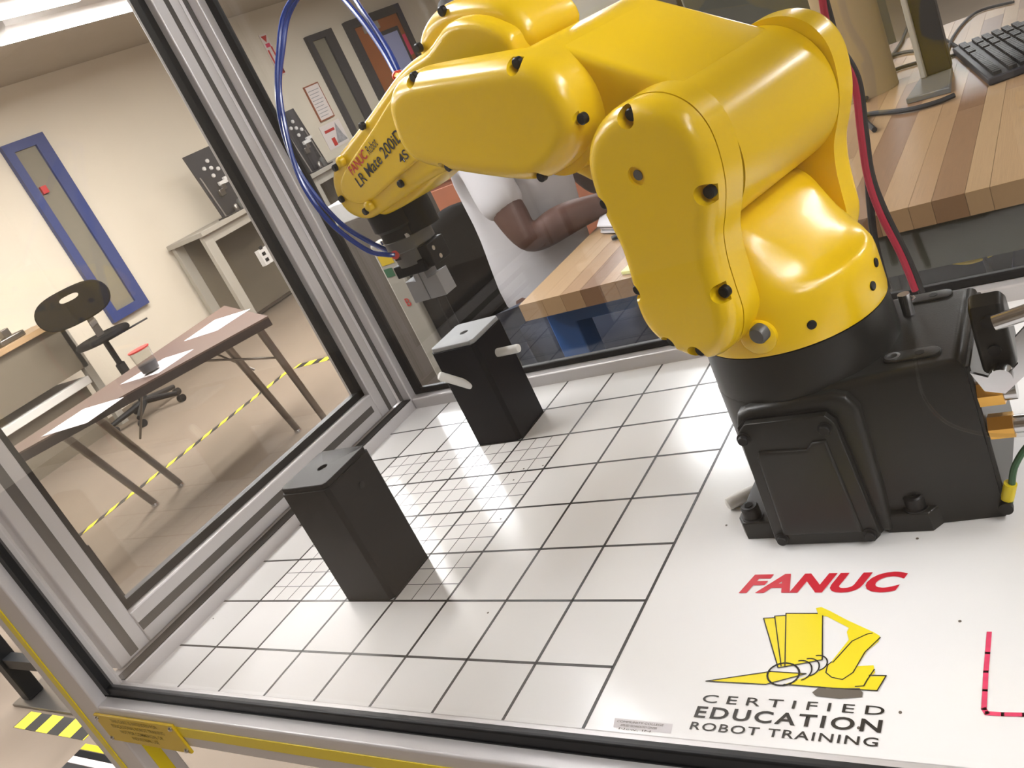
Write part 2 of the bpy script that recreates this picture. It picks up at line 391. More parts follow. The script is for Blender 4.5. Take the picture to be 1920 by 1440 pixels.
def ring_print(mb, c, e1, n, w, z, a0=0, a1=2 * PI):
    pts = [(c[0] + e1[0] * math.cos(a0 + (a1 - a0) * k / n), c[1] + e1[1] * math.sin(a0 + (a1 - a0) * k / n)) for k in range(n + 1)]
    stroke(mb, pts, w, z)
rc = [(0.6716, 0.0772), (0.6825, 0.0813), (0.6878, 0.0846), (0.6933, 0.0889), (0.6851, 0.0781), (0.6691, 0.0881)]
rx, ry = rc[4][0] - rc[0][0] - .001, (rc[5][1] - rc[0][1])
ring_print(eb, rc[0], (rx * .9, ry * .95), 28, .0014, .0006)
for k in (1, 2, 3): ring_print(eb, rc[k], (rx * (.72 - .06 * k), ry * (.95 - .1 * k)), 16, .0010, .0006, -1.2, 1.9)
obj('emblem_outline', eb, 'ink_black', board, smooth=0)
eg = MB(); flat(eg, [(0.6993, 0.068), (0.7045, 0.0665), (0.7251, 0.0686), (0.7278, 0.0647), (0.728, 0.0611), (0.7141, 0.0586), (0.6981, 0.0595), (0.695, 0.0625)], .0005)
obj('emblem_base', eg, 'ink_brown', board, smooth=0)
mk = MB(); stroke(mk, [(0.7989, 0.1213), (0.7989, 0.1034), (0.7988, 0.0876), (0.7991, 0.0725), (0.7993, 0.058), (0.8009, 0.0549)], .0030, .0004); stroke(mk, [(0.8009, 0.0549), (0.8094, 0.0549), (0.8204, 0.0556), (0.8391, 0.057)], .0030, .0004)
obj('marker_line', mk, 'ink_pink', board, smooth=0)
for (u, v) in [(0.2722, 0.3862), (0.3, 0.3885), (0.2695, 0.3634), (0.2956, 0.2857), (0.3686, 0.1358), (0.5778, 0.2509), (0.7439, 0.2209), (0.7806, 0.1318), (0.7296, 0.0366), (0.7526, 0.0511), (-0.0966, 0.1476), (-0.0593, 0.1213)]:
    obj('dirt_speck', MB().cyl((u, v, 0), (u, v, .0003), .0011, n=8), 'ink_brown', board, smooth=0)
# ---- T-slot profiles: body with a recessed dark slot on chosen faces
def profile(name, x0, x1, y0, y1, z0, z1, slots, parent, axis, m='alu', slotw=.0085):
    """axis: 0/1/2 running direction; slots: list of (axis_of_normal, sign)"""
    mb = MB().box(x0, x1, y0, y1, z0, z1)
    o = obj(name, mb, m, parent, bevel=.0022)
    lo = (x0, y0, z0); hi = (x1, y1, z1)
    for na, sg in slots:
        ta = 3 - axis - na
        a = [0, 0, 0]; b = [0, 0, 0]
        a[axis], b[axis] = lo[axis] + .001, hi[axis] - .001
        c = (lo[ta] + hi[ta]) / 2; a[ta], b[ta] = c - slotw / 2, c + slotw / 2
        e = hi[na] if sg > 0 else lo[na]
        a[na], b[na] = min(e - sg * .003, e + sg * .0004), max(e - sg * .003, e + sg * .0004)
        obj('slot', MB().box(a[0], b[0], a[1], b[1], a[2], b[2]), 'alu_slot', o, smooth=0)
    return o
ZT = .018; ZB = -.025
profile('front_rail', -.0755, XR, -.036, .002, ZB, ZT, [], cart, 0)
profile('back_rail', -.073, XR, .609, .647, ZB, ZT, [], cart, 0)
profile('side_rail', -.113, -.073, .002, .609, ZB, ZT, [], cart, 1)
profile('side_rail', XR, XR + .038, -.036, .647, ZB, ZT, [], cart, 1)
obj('gasket', MB().box(-.075, XR, -.0215, -.0125, ZT - .004, ZT + .0012), 'black', cart, smooth=0)
obj('gasket', MB().box(-.075, XR, -.0205, -.0130, ZT, ZT + .0125), 'black', cart, bevel=.0015)
obj('gasket', MB().box(-.073, XR, .624, .634, ZT, ZT + .010), 'black', cart, bevel=.002)
obj('gasket', MB().box(-.0925, -.0735, .003, .608, ZT, ZT + .0012), 'black', cart, smooth=0)  # black strip painted for the shadow gap below the door, not a seal
obj('stripe', MB().box(.066, XR, -.0372, -.0355, -.0095, .0045), 'strip_yellow', cart, bevel=.0008)
# corner posts run from the floor to the top rail
def post(name, x0, x1, y0, y1):
    return profile(name, x0, x1, y0, y1, FZ + .06, TOPZ, [], cart, 2)
pfl = post('corner_post', -.155, -.0755, -.036, .002)
obj('stripe', MB().box(-.134, -.120, -.0372, -.0355, FZ + .08, TOPZ), 'strip_yellow', pfl, bevel=.0008)
obj('stripe', MB().box(-.077, -.0742, -.024, -.010, FZ + .08, ZB - .002), 'strip_yellow', pfl, bevel=.0008)
obj('slot', MB().box(-.0775, -.0748, -.0225, -.0120, ZT + .001, TOPZ), 'black', pfl, smooth=0)
obj('gasket', MB().box(-.0755, -.0640, -.0225, -.0120, ZT + .004, TOPZ), 'black', pfl, smooth=0)
pbl = post('corner_post', -.113, -.0735, .609, .647)
obj('slot', MB().box(-.0765, -.0728, .6235, .6325, ZT + .001, TOPZ), 'black', pbl, smooth=0)
obj('gasket', MB().box(-.0738, -.060, .6235, .6325, ZT + .004, TOPZ), 'black', pbl, smooth=0)
obj('slot', MB().box(-.0975, -.0895, .608, .612, ZT + .001, TOPZ), 'alu_slot', pbl, smooth=0)
post('corner_post', XR, XR + .038, -.036, .002); post('corner_post', XR, XR + .038, .609, .647)
profile('top_rail', -.0755, XR, -.036, .002, TOPZ - .038, TOPZ, [], cart, 0)
profile('top_rail', -.0735, XR, .609, .647, TOPZ - .038, TOPZ, [], cart, 0)
profile('top_rail', -.113, -.0735, .002, .609, TOPZ - .019, TOPZ, [], cart, 1)
profile('top_rail', XR, XR + .038, .002, .609, TOPZ - .038, TOPZ, [], cart, 1)
for x in (-.135, XR + .02):
    for y in (-.015, .628):
        obj('caster', MB().cyl((x - .015, y, FZ + .032), (x + .015, y, FZ + .032), .032), 'black', cart)
profile('lower_rail', -.0755, XR, .615, .64, FZ + .12, FZ + .158, [], cart, 0)
profile('lower_rail', -.113, -.08, .002, .609, FZ + .12, FZ + .158, [], cart, 1)
# clear panels
tag(obj('front_panel', MB().box(-.072, XR - .002, -.0185, -.0150, ZT + .004, TOPZ - .03), 'acrylic_front', cart, smooth=0), 'clear acrylic front panel')
tag(obj('back_panel', MB().box(-.070, XR - .002, .6265, .6300, ZT + .006, TOPZ - .03), 'acrylic_back', cart, smooth=0), 'clear back panel reflecting the grid')
obj('side_panel', MB().box(XR + .017, XR + .021, .003, .608, ZT, TOPZ - .03), 'acrylic_side', cart, smooth=0)
# door in the left side: two stiles, two rails, seal and pane
DX0, DX1 = -.138, -.093; DY0, DY1 = .0145, .599; DZ0, DZ1 = .0215, .795
door = obj('door', MB().box(DX0, DX1, DY0 + .045, DY1 - .045, DZ0, DZ0 + .045), 'alu', cart, bevel=.002)
tag(door, 'aluminium framed access door')
def dslot(a): return obj('slot', MB().box(*a), 'alu_slot', door, smooth=0)
obj('stile', MB().box(DX0, DX1, DY0, DY0 + .045, DZ0, DZ1), 'alu', door, bevel=.002)
obj('stile', MB().box(DX0, DX1, DY1 - .045, DY1, DZ0, DZ1), 'alu', door, bevel=.002)
obj('rail', MB().box(DX0, DX1, DY0 + .045, DY1 - .045, DZ1 - .045, DZ1), 'alu', door, bevel=.002)
dslot((DX1 - .003, DX1 + .0004, DY0 + .0165, DY0 + .0285, DZ0 + .004, DZ1))
dslot((DX1 - .003, DX1 + .0004, DY1 - .0260, DY1 - .0175, DZ0 + .001, DZ1))
dslot((DX1 - .003, DX1 + .0004, DY0 + .046, DY1 - .055, DZ0 + .0175, DZ0 + .0285))
g = MB()
g.box(-.119, -.105, DY0 + .045, DY0 + .056, DZ0 + .045, DZ1 - .045); g.box(-.119, -.105, DY1 - .056, DY1 - .045, DZ0 + .045, DZ1 - .045)
g.box(-.119, -.105, DY0 + .045, DY1 - .045, DZ0 + .045, DZ0 + .056)
obj('seal', g, 'black', door, smooth=0)
obj('pane', MB().box(-.1145, -.1115, DY0 + .045, DY1 - .045, DZ0 + .045, DZ1 - .045), 'acrylic_side', door, smooth=0)
# placard on the front rail
pla = obj('placard', MB().box(-.0895, .0668, -.0392, -.0362, -.0315, .0085), 'placard', cart, bevel=.0006)
tag(pla, 'yellow notice plate with four screws')
for x in (-.0845, .0615):
    for z in (-.0270, .0040):
        obj('screw', MB().lathe((x, -.0390, z), [(.0030, 0), (.0030, .001), (.0016, .0026)], 14, (0, -1, 0)), 'steel', pla)
for k, (s, w) in enumerate((('THIS CART IS INTENDED FOR', .092), ('EDUCATIONAL ROBOT TRAINING', .104), ('NOT FOR COMMERCIAL OR', .084), ('INDUSTRIAL USE', .052))):
    obj('lettering', text_mesh(s, w, .0050, (-.0115 - w / 2, -.03945, .0000 - k * .0082), (1, 0, 0), (0, 0, 1), bold=.004), 'placard_ink', pla, smooth=0)
obj('lettering', text_mesh('CAUTION', .055, .006, (.45, -.03745, -.0055), (1, 0, 0), (0, 0, 1), bold=.01), 'placard_ink', cart, smooth=0)
# ================================================================= blocks and dowels on the grid
def block(name, label, x0, y0, h, mb_, plate_m, plate_label):
    c = .0045
    t = thing(name, label, 'block', (x0 + S / 2, y0 + S / 2, 0), 'work blocks on the grid')
    a, b = .0008, S - .0008
    out = [(a + c, a), (b - c, a), (b, a + c), (b, b - c), (b - c, b), (a + c, b), (a, b - c), (a, a + c)]
    L = lambda p, q, hh: (x0 + p, y0 + q, hh)
    o = obj('body', MB().prism(out, .0004, h - .006, L, 0, 0), mb_, t, bevel=.0006)
    inn = [(S / 2 + (p - S / 2) * .965, S / 2 + (q - S / 2) * .965) for p, q in out]
    pl_ = obj('top_plate', MB().prism(inn, h - .006, h, L, 0, 0), plate_m, t, bevel=.001)
    tag(pl_, plate_label)
    cut(pl_, MB().cyl((x0 + S / 2, y0 + S / 2, h - .004), (x0 + S / 2, y0 + S / 2, h + .01), .0058, n=20))
    obj('hole', MB().cyl((x0 + S / 2, y0 + S / 2, h - .0045), (x0 + S / 2, y0 + S / 2, h - .0035), .0056, n=20), 'black', t)
    return t
nb = block('work_block', 'dark grey block with a grey top, nearest the yellow placard', 2 * S, 2 * S, .1515, 'grey_plastic', 'grey_plastic', 'dark grey top plate')
obj('screw_hole', MB().cyl((3 * S - .0012, 2.55 * S, .122), (3 * S + .0002, 2.55 * S, .122), .0038, n=14), 'black', nb)
fb = block('work_block', 'black block with a bare aluminium top and two white dowels', 2 * S, 6 * S, .1515, 'black_plastic', 'alu_plate', 'bare aluminium top plate')
def dowel(label, p0, p1, r=.0058):
    p0, p1 = Vector(p0), Vector(p1); d_ = (p1 - p0).length
    prof = [(r * .55, 0), (r * .9, .0012), (r, .0035), (r, d_ - .0035), (r * .9, d_ - .0012), (r * .55, d_)]
    o = obj('dowel', MB().lathe(p0, prof, 16, p1 - p0), 'nylon')
    tag(o, label, 'dowel', 'white nylon dowels'); return o
d_r = (0.2286, 0.4941, 0.1135); d_t = (0.2634, 0.4941, 0.1135)
dowel('white nylon dowel in the side of the black block, nearer the robot', (d_r[0] - .012, d_r[1], d_r[2]), d_t)
d_r = Vector((0.1857, 0.4572, 0.0958)); d_t = Vector((0.1661, 0.44, 0.1219))
dowel('white nylon dowel in the front of the black block, pointing left', d_r + (d_r - d_t).normalized() * .010, d_t)
dw = dowel('loose white nylon dowel lying against the foot of the robot', (.5735, .2735, .0062), (.628, .318, .0075), .0062)
# ================================================================= the robot
JX, JY = .679, .3048
TH = math.radians(72.0); AX, AY = math.cos(TH), math.sin(TH); DXv, DYv = -AY, AX
def LR(p, q, h): return Vector((JX + DXv * p + AX * h, JY + DYv * p + AY * h, q))
robot = thing('industrial_robot', 'yellow six-axis robot arm on a dark grey base with a two-finger gripper', 'robot', (JX, JY, 0))
AV = Vector((AX, AY, 0)); DV = Vector((DXv, DYv, 0)); ZV = Vector((0, 0, 1))
# ---- grey base
def arc(cx, cy, r, a0, a1, n): return [(cx + r * math.cos(a0 + (a1 - a0) * k / n), cy + r * math.sin(a0 + (a1 - a0) * k / n)) for k in range(n + 1)]
W_ = lambda p, q, h: Vector((JX + p, JY + q, h))
plan = [(.125, -.062), (.125, .062)] + [(.05, .070)] + arc(0, 0, .0765, PI / 2, 3 * PI / 2, 24) + [(.05, -.070)]
base = obj('base', MB().prism(plan, .0005, .136, W_, .0, .007), 'robot_grey', robot)
tag(base, 'dark grey cast robot base')
obj('base_column', MB().lathe((JX, JY, 0), [(.0765, .10), (.0758, .150), (.0748, .1705), (.060, .1712)], 64), 'robot_grey', base)
# foot flange with bolts
foot = [(-.080, -.066), (-.074, -.0755), (-.046, -.0755), (-.044, -.066), (.040, -.066), (.043, -.0755), (.076, -.0755), (.083, -.066), (.083, .066), (.076, .0755), (.043, .0755), (.040, .066), (-.044, .066), (-.046, .0755), (-.074, .0755), (-.080, .066)]
obj('foot_flange', MB().prism(foot, .0004, .0175, W_, 0, .002), 'robot_grey', base)
for x in (-.0665, .0665):
    for y in (-.0665, .0665):
        b_ = obj('foot_bolt', MB().lathe((JX + x, JY + y, .0175), [(.0095, 0), (.0095, .0012), (.0078, .0014), (.0078, .0105), (.0066, .012)], 20), 'black', base)
        obj('hex_socket', MB().cyl((JX + x, JY + y, .0298), (JX + x, JY + y, .0302), .0040, n=6), 'black_soft', base)
# raised boss and cover plate on the near side
V_ = lambda p, q, h: Vector((JX + p, JY - h, q))
boss = [(-.047, .004), (.047, .004), (.050, .045), (.052, .118), (.046, .130), (.036, .1335), (-.030, .131), (-.041, .126), (-.046, .112)]
obj('plate_boss', MB().prism(boss, .040, .0795, V_, 0, .005), 'robot_grey', base)
plate = [(-.0455, .006), (-.040, .0008), (.034, .0008), (.0395, .006), (.0345, .113), (.029, .1205), (-.034, .1215), (-.0415, .114)]
cp = obj('cover_plate', MB().prism(plate, .0790, .0865, V_, .0, .0012), 'robot_grey', base)
inn = [(-.036, .012), (.0285, .012), (.0245, .100), (.014, .100), (.008, .094), (-.030, .096), (-.033, .090)]
obj('plate_pad', MB().prism(inn, .0860, .0895, V_, 0, .0028), 'robot_grey', base)
obj('plate_seal', MB().prism([(p * 1.04, q * 1.015) for p, q in plate], .0785, .0802, V_), 'black', base)
for x, z in ((-.0385, .1085), (.0265, .1095), (-.0385, .0075), (.0325, .0085)):
    obj('plate_screw', MB().lathe((JX + x, JY - .0862, z), [(.0058, 0), (.0058, .0012), (.0042, .0016), (.0042, .0042), (.0036, .005)], 16, (0, -1, 0)), 'black', base)
# bosses and threaded holes on the rear block
for y in (-.042, .054):
    pad = arc(.076, y, .0075, PI / 2, 3 * PI / 2, 10) + arc(.102, y, .0075, -PI / 2, PI / 2, 10)
    obj('boss', MB().prism(pad, .1355, .1375, W_, 0, .0008), 'robot_grey', base)
    obj('threaded_insert', MB().lathe((JX + .076, JY + y, .137), [(.0058, 0), (.0058, .0012), (.0038, .0013), (.0036, .0002)], 18), 'steel', base)
    obj('screw_hole', MB().cyl((JX + .095, JY + y, .1372), (JX + .095, JY + y, .1378), .0035, n=12), 'black', base)
pin = obj('eye_pin', MB().cyl((JX + .0795, JY + .028, .137), (JX + .0795, JY + .028, .155), .0048, n=12), 'steel', base)
# connector panel at the rear
obj('connector_panel', MB().box(JX + .123, JX + .128, JY - .060, JY + .060, .004, .130), 'robot_grey', base, bevel=.001)
brk = MB().prism([(-.056, .120), (-.026, .120), (-.022, .140), (-.028, .166), (-.040, .174), (-.052, .170), (-.057, .152)], .134, .156, lambda p, q, h: Vector((JX + h, JY + p, q)), .004, .004)
cb = obj('connector_housing', brk, 'robot_grey', base)
for z in (.138, .160): obj('housing_screw', MB().cyl((JX + .145, JY - .0585, z), (JX + .145, JY - .053, z), .0042, n=14), 'black', cb)
lt = obj('latch_lever', MB().prism([(.128, .128), (.146, .118), (.158, .130), (.160, .150), (.176, .165), (.196, .170), (.196, .150), (.172, .140), (.160, .120), (.146, .108), (.134, .112)], -.066, -.0625, lambda p, q, h: Vector((JX + p, JY + h, q)), 0, .0008), 'steel', base)
obj('latch_pivot', MB().cyl((JX + .146, JY - .070, .122), (JX + .146, JY - .060, .122), .0075, n=20), 'steel', lt)
obj('latch_bar', MB().cyl((JX + .150, JY - .064, .162), (JX + .190, JY - .064, .170), .0055, n=16), 'steel', lt)
def nut(x, y, z, r=.0095, l=.016, hexn=6):
    o = obj('brass_fitting', MB().cyl((JX + x, JY + y, z), (JX + x + l, JY + y, z), r, n=hexn), 'brass', base, smooth=20)
    obj('fitting_sleeve', MB().cyl((JX + x + l, JY + y, z), (JX + x + l + .008, JY + y, z), r * .72, n=14), 'steel', o)
    return o
nut(.128, -.0555, .104); nut(.129, -.0555, .076); nut(.156, -.0555, .076)
obj('clear_tube', MB().tube([(JX + .098, JY - .071, .150), (JX + .096, JY - .0725, .120), (JX + .104, JY - .0735, .098), (JX + .118, JY - .0735, .086), (JX + .140, JY - .072, .078), (JX + .185, JY - .070, .074)], .0014, n=8), 'clear_cup', base)
gw = obj('ground_wire', MB().tube([(JX + .1290, JY - .060, .010), (JX + .1335, JY - .061, .026), (JX + .140, JY - .060, .045), (JX + .156, JY - .058, .064), (JX + .185, JY - .056, .078)], .0024, n=8), 'cable_green', base)
obj('wire_sleeve', MB().cyl((JX + .1285, JY - .0602, .015), (JX + .1335, JY - .061, .029), .0046, n=12), 'strip_yellow', gw)
obj('ground_screw', MB().cyl((JX + .127, JY - .062, .010), (JX + .127, JY - .067, .010), .0050, n=12), 'black', base)
# ---- turret (axis 1)
def sm(t): t = max(0, min(1, t)); return t * t * (3 - 2 * t)
tm = MB(); TN = 72
rings = [(.070, .1712), (.0752, .1718), (.0757, .176), (.0754, .204), (.0745, .2105), (.0722, .2148), (.0690, .2168), (.064, .2180), (.056, .2200), (.046, .2220), (.036, .2235), (.024, .225), (.012, .226), (.001, .226)]
for ri, (rr, zz) in enumerate(rings):
    for k in range(TN):
        f = 2 * PI * k / TN; r_, o_ = rr * math.cos(f), rr * math.sin(f)
        up = .052 * sm((r_ + .066) / .062) * (1 if ri > 7 else (0 if ri < 5 else (ri - 4) / 4 * .8))
        tm.v.append(tuple(LR(r_, zz + up, o_)))
for i in range(len(rings) - 1):
    tm.f += [(i * TN + k, i * TN + (k + 1) % TN, (i + 1) * TN + (k + 1) % TN, (i + 1) * TN + k) for k in range(TN)]
tm.f += [tuple(reversed(range(TN))), tuple((len(rings) - 1) * TN + k for k in range(TN))]
turret = obj('turret', tm, 'yellow', robot, smooth=60)
tag(turret, 'yellow rotating shoulder with two upright cheeks')
cheek = [(-.025, .3865), (-.04, .380), (-.051, .369), (-.057, .354), (-.0575, .336), (-.054, .316), (-.046, .297), (-.038, .281), (-.0335, .261), (-.032, .24), (-.030, .218), (-.018, .197), (.004, .187), (.024, .190), (.043, .201), (.0545, .217), (.0565, .237), (.0515, .262), (.0485, .287), (.0505, .310), (.0515, .334), (.046, .357), (.033, .3735), (.014, .3840), (-.006, .3880)]
ch = spline(cheek, 4)
chs = [(p.x, p.y) for p in ch]
obj('cheek', MB().prism(chs, -.0678, -.0885, LR), 'yellow', turret, smooth=50)
obj('cheek', MB().prism(chs, .0665, .0950, LR, 0, .010), 'yellow', turret, smooth=50)
cov = obj('shoulder_cover', MB().prism([(p * .995 + 0, .30 + (q - .30) * .995) for p, q in chs], -.0893, -.1075, LR, 0, .0125, 6), 'yellow', turret, smooth=50)
def pockets(o, pts, off, depth, rad, par, head=.0045, slant=None, srad=None):
    for r_, z_ in pts:
        cut(o, MB().cyl(LR(r_, z_, off - .02), LR(r_, z_, off + depth), rad, n=20))
        b_ = obj('cap_screw', MB().lathe(LR(r_, z_, off + depth), [(head, 0), (head, .0042), (head * .8, .005)], 14, tuple(-AV)), 'black', par)
pockets(cov, [(-.0085, .3790), (-.0480, .3155), (-.0300, .2420), (.0475, .3225), (.0500, .2500), (.0365, .2035), (.0120, .1945)], -.1075, .0105, .0076, cov)
cut(cov, MB().cyl(LR(.001, .339, -.12), LR(.001, .339, -.1050), .0072, n=24))
obj('plug', MB().lathe(LR(.001, .339, -.1052), [(.0040, 0), (.0038, .0006), (.001, .0008)], 18, tuple(-AV)), 'gripper_grey', cov)
for ang, z in ((-62, .187), (-17, .1885), (-5, .200)):
    a_ = math.radians(ang); n_ = Vector((math.cos(a_), math.sin(a_), 0))
    p_ = Vector((JX, JY, z)) + n_ * .0735
    obj('cap_screw', MB().lathe(p_, [(.0036, 0), (.0036, .0028), (.003, .0033)], 14, tuple(n_)), 'black', turret)
bs = obj('stop_screw', MB().lathe(LR(-.0330, .1985, -.081), [(.0072, 0), (.0072, .0055), (.0058, .0075)], 20, (tuple(-AV))), 'gripper_grey', turret)
for ang, z, rad, ht, m_ in ((-91, .1900, .0135, .0055, 'yellow'),):
    a_ = math.radians(ang); n_ = Vector((math.cos(a_), math.sin(a_), 0)); p_ = Vector((JX, JY, z)) + n_ * .0735
    obj('stop_lug', MB().lathe(p_, [(rad, 0), (rad, ht), (rad * .9, ht + .001)], 28, tuple(n_)), m_, turret, smooth=50)
# parting lines
def seam(pts, par, r=.00045): obj('seam', MB().tube(pts, r, n=6, sub=5), 'ink_black', par)
# ---- upper arm (axis 2)
hub = [(p.x, p.y) for p in [Vector((.0553 * math.cos(2 * PI * k / 64), .33 + .0553 * math.sin(2 * PI * k / 64))) for k in range(64)]]
upper = obj('upper_arm', MB().prism(hub, -.0645, .0660, LR), 'yellow', robot, smooth=50)
tag(upper, 'glossy yellow upper arm')
obj('hub_gap', MB().prism([(p * .955, .33 + (q - .33) * .955) for p, q in hub], -.0680, -.0640, LR), 'black', upper)
C3 = (.101, .3935)
cir = lambda r, n=48: [(C3[0] + r * math.cos(2 * PI * k / n), C3[1] + r * math.sin(2 * PI * k / n)) for k in range(n)]
obj('elbow_hub', MB().prism(cir(.0505), .058, -.0725, LR, .006, 0), 'yellow', upper, smooth=50)
a0 = math.atan2(C3[1] - .33, C3[0]); hull = []
for k in range(25): t_ = a0 + PI / 2 + .04 + (PI - .08) * k / 24; hull.append((.0548 * math.cos(t_), .33 + .0548 * math.sin(t_)))
for k in range(25): t_ = a0 - PI / 2 + PI * k / 24; hull.append((C3[0] + .0502 * math.cos(t_), C3[1] + .0502 * math.sin(t_)))
obj('arm_body', MB().prism(hull, -.0600, .0640, LR, .006, .009), 'yellow', upper, smooth=50)
cap_out = [(0.0808, 0.4427), (0.065, 0.4344), (0.0545, 0.4222), (0.0488, 0.409), (0.0463, 0.3962), (0.0473, 0.3841), (0.0507, 0.3728)] + [(0.0676, 0.3614), (0.089, 0.3511), (0.1172, 0.3476), (0.1593, 0.3586), (0.2298, 0.3797), (0.2536, 0.3895), (0.2656, 0.3992), (0.2708, 0.4138), (0.2689, 0.43), (0.2631, 0.4459), (0.2551, 0.4569), (0.2384, 0.4642), (0.2172, 0.4661)] + [(0.1629, 0.4567), (0.1112, 0.4485)]
def relax(P_, it):
    for _ in range(it): P_ = [((P_[i - 1][0] + 2 * P_[i][0] + P_[(i + 1) % len(P_)][0]) / 4, (P_[i - 1][1] + 2 * P_[i][1] + P_[(i + 1) % len(P_)][1]) / 4) for i in range(len(P_))]
    return P_
cs = relax([(p.x, p.y) for p in spline(cap_out, 4)], 10)
ecov = obj('elbow_cover', MB().prism(cs, -.0728, -.1015, LR, 0, .0165, 7), 'yellow', upper, smooth=50)
obj('cover_gap', MB().prism([(.14 + (p - .14) * .985, .405 + (q - .405) * .985) for p, q in cs], -.0715, -.0732, LR), 'ink_brown', upper)
pockets(ecov, [(.2110, .4610), (.0850, .4380), (.0440, .3850), (.2210, .3815), (.1110, .3520)], -.1015, .0120, .0070, ecov, .0043)
# ---- forearm (axes 3 and 4)
fa = [(0.515, 0.4025), (0.4894, 0.4189), (0.4482, 0.4309), (0.3829, 0.4481), (0.3161, 0.4675), (0.2803, 0.4745), (0.2453, 0.4775)] + [(.205, .488), (.168, .480), (.142, .462), (.138, .445), (.145, .420), (.19, .39)] + [(0.2478, 0.3616), (0.2968, 0.3686), (0.3504, 0.3637), (0.4079, 0.3542), (0.464, 0.3451), (0.4909, 0.3436), (0.5151, 0.3526), (0.5264, 0.3682), (0.5251, 0.3866)]
fs_ = [(p.x, p.y) for p in spline(fa, 4)]
fore = obj('forearm', MB().prism(fs_, .045, -.0440, LR, .012, .0085, 5), 'yellow', robot, smooth=50)
tag(fore, 'yellow forearm lettered in red and black')
# raised lettered panel on the near side
pan = [(0.4966, 0.3919), (0.4684, 0.4064), (0.3803, 0.4342), (0.3211, 0.4538), (0.2875, 0.4558), (0.2342, 0.4319), (0.2598, 0.3991), (0.3182, 0.391), (0.3884, 0.3772), (0.4418, 0.3662), (0.4776, 0.364), (0.5, 0.3757)]
ps_ = [(p.x, p.y) for p in spline(pan, 4)]
obj('forearm_panel', MB().prism(ps_, -.042, -.0475, LR, 0, .0028, 4), 'yellow', fore, smooth=50)
# raised back housing of the forearm (axis 4 motor)
hs = spline([(.136, .440), (.138, .470), (.160, .490), (.215, .5035), (.255, .4990), (.280, .480), (.275, .44), (.20, .41)], 4)
hou = obj('motor_housing', MB().prism([(p.x, p.y) for p in hs], .040, -.030, LR, .008, .014, 5), 'yellow', fore, smooth=50)
for (r_, z_, o_) in ((.268, .482, -.0305), (.22, .4995, -.026)):
    obj('cap_screw', MB().lathe(LR(r_, z_, o_), [(.0045, 0), (.0045, .004), (.0035, .005)], 14, tuple(-AV)), 'black', fore)
# wrist and screws
under = [(p.x, p.y) for p in spline([(0.4947, 0.339), (0.5342, 0.3532), (0.493, 0.3676), (0.3846, 0.3809), (0.331, 0.3697), (0.3618, 0.3572), (0.4159, 0.3453)], 4)]
obj('wrist_body', MB().prism(under, .030, -.030, LR, .006, .006), 'yellow', fore, smooth=50)
for (r_, z_) in [(0.3973, 0.4404), (0.4909, 0.4113), (0.5122, 0.3756), (0.4745, 0.3542), (0.3797, 0.372)]:
    s_ = obj('cap_screw', MB().lathe(LR(r_, z_, -.0430), [(.0042, 0), (.0042, .0042), (.0034, .0052)], 14, tuple(-AV)), 'black', fore)
for (r_, z_) in [(0.4701, 0.4153), (0.4588, 0.3593)]:
    obj('boss', MB().lathe(LR(r_, z_, -.0440), [(.0062, 0), (.0060, .0055), (.0045, .0068)], 16, tuple(-AV)), 'yellow', fore, smooth=50)
# lettering along the forearm
def ftext(s, p0, p1, H, m, bold=0, shear=0):
    a_, b_ = LR(p0[0], p0[1], -.0481), LR(p1[0], p1[1], -.0481); u = b_ - a_; w = u.length; u.normalize(); n = -AV
    v = n.cross(u)
    obj('lettering', text_mesh(s, w, H, a_, u, v, bold=bold, shear=shear), m, fore, smooth=0)
ftext('FANUC', (.458, .3965), (.411, .4095), .0105, 'ink_red', .012)
ftext('Robot', (.4055, .4105), (.381, .4175), .0100, 'ink_black')
ftext('LR Mate 200iD', (.455, .3810), (.333, .4140), .0126, 'ink_black', .012)
ftext('4S', (.357, .3900), (.338, .3950), .0100, 'ink_black', .014)
# ---- wrist flange and gripper, hanging straight down, square to the table grid
GR = LR(.490, 0, 0); gx, gy = GR.x, GR.y
grp = obj('wrist_flange', MB().lathe((gx, gy, 0), [(.0300, .348), (.0345, .342), (.0345, .322), (.0300, .318), (.0300, .3065)], 40), 'black', robot)
obj('flange_nose', MB().prism([(p, q) for p, q in arc(0, 0, .020, 0, 2 * PI, 20)[:-1]], .308, .345, lambda p, q, h: Vector((gx + .030 + p, gy + q, h)), 0, .003), 'black', grp)
for a_ in (.6, 2.2, 3.8, 5.4):
    obj('flange_screw', MB().cyl((gx + .0305 * math.cos(a_), gy + .0305 * math.sin(a_), .306), (gx + .0305 * math.cos(a_), gy + .0305 * math.sin(a_), .311), .0030, n=10), 'steel', grp)
gp = obj('gripper', MB().lathe((gx, gy, 0), [(.0295, .3065), (.0305, .3055), (.0305, .2915), (.0295, .2905), (.0265, .2905), (.0265, .272)], 40), 'gripper_grey', robot)
tag(gp, 'parallel gripper with two aluminium fingers')
obj('gripper_jaw_block', MB().box(gx - .026, gx + .022, gy - .0225, gy + .0225, .2600, .2755), 'black_plastic', gp, bevel=.0012)
obj('valve_block', MB().box(gx + .016, gx + .034, gy - .018, gy + .018, .262, .2890), 'black', gp, bevel=.001)
obj('valve_screw', MB().cyl((gx + .0345, gy - .008, .281), (gx + .0335, gy - .008, .281), .0030, n=12), 'steel', gp)
obj('valve_screw', MB().cyl((gx + .0345, gy - .002, .268), (gx + .0335, gy - .002, .268), .0030, n=12), 'steel', gp)
obj('sensor_slot', MB().box(gx - .012, gx - .003, gy - .0272, gy - .0255, .2835, .2870), 'black', gp)
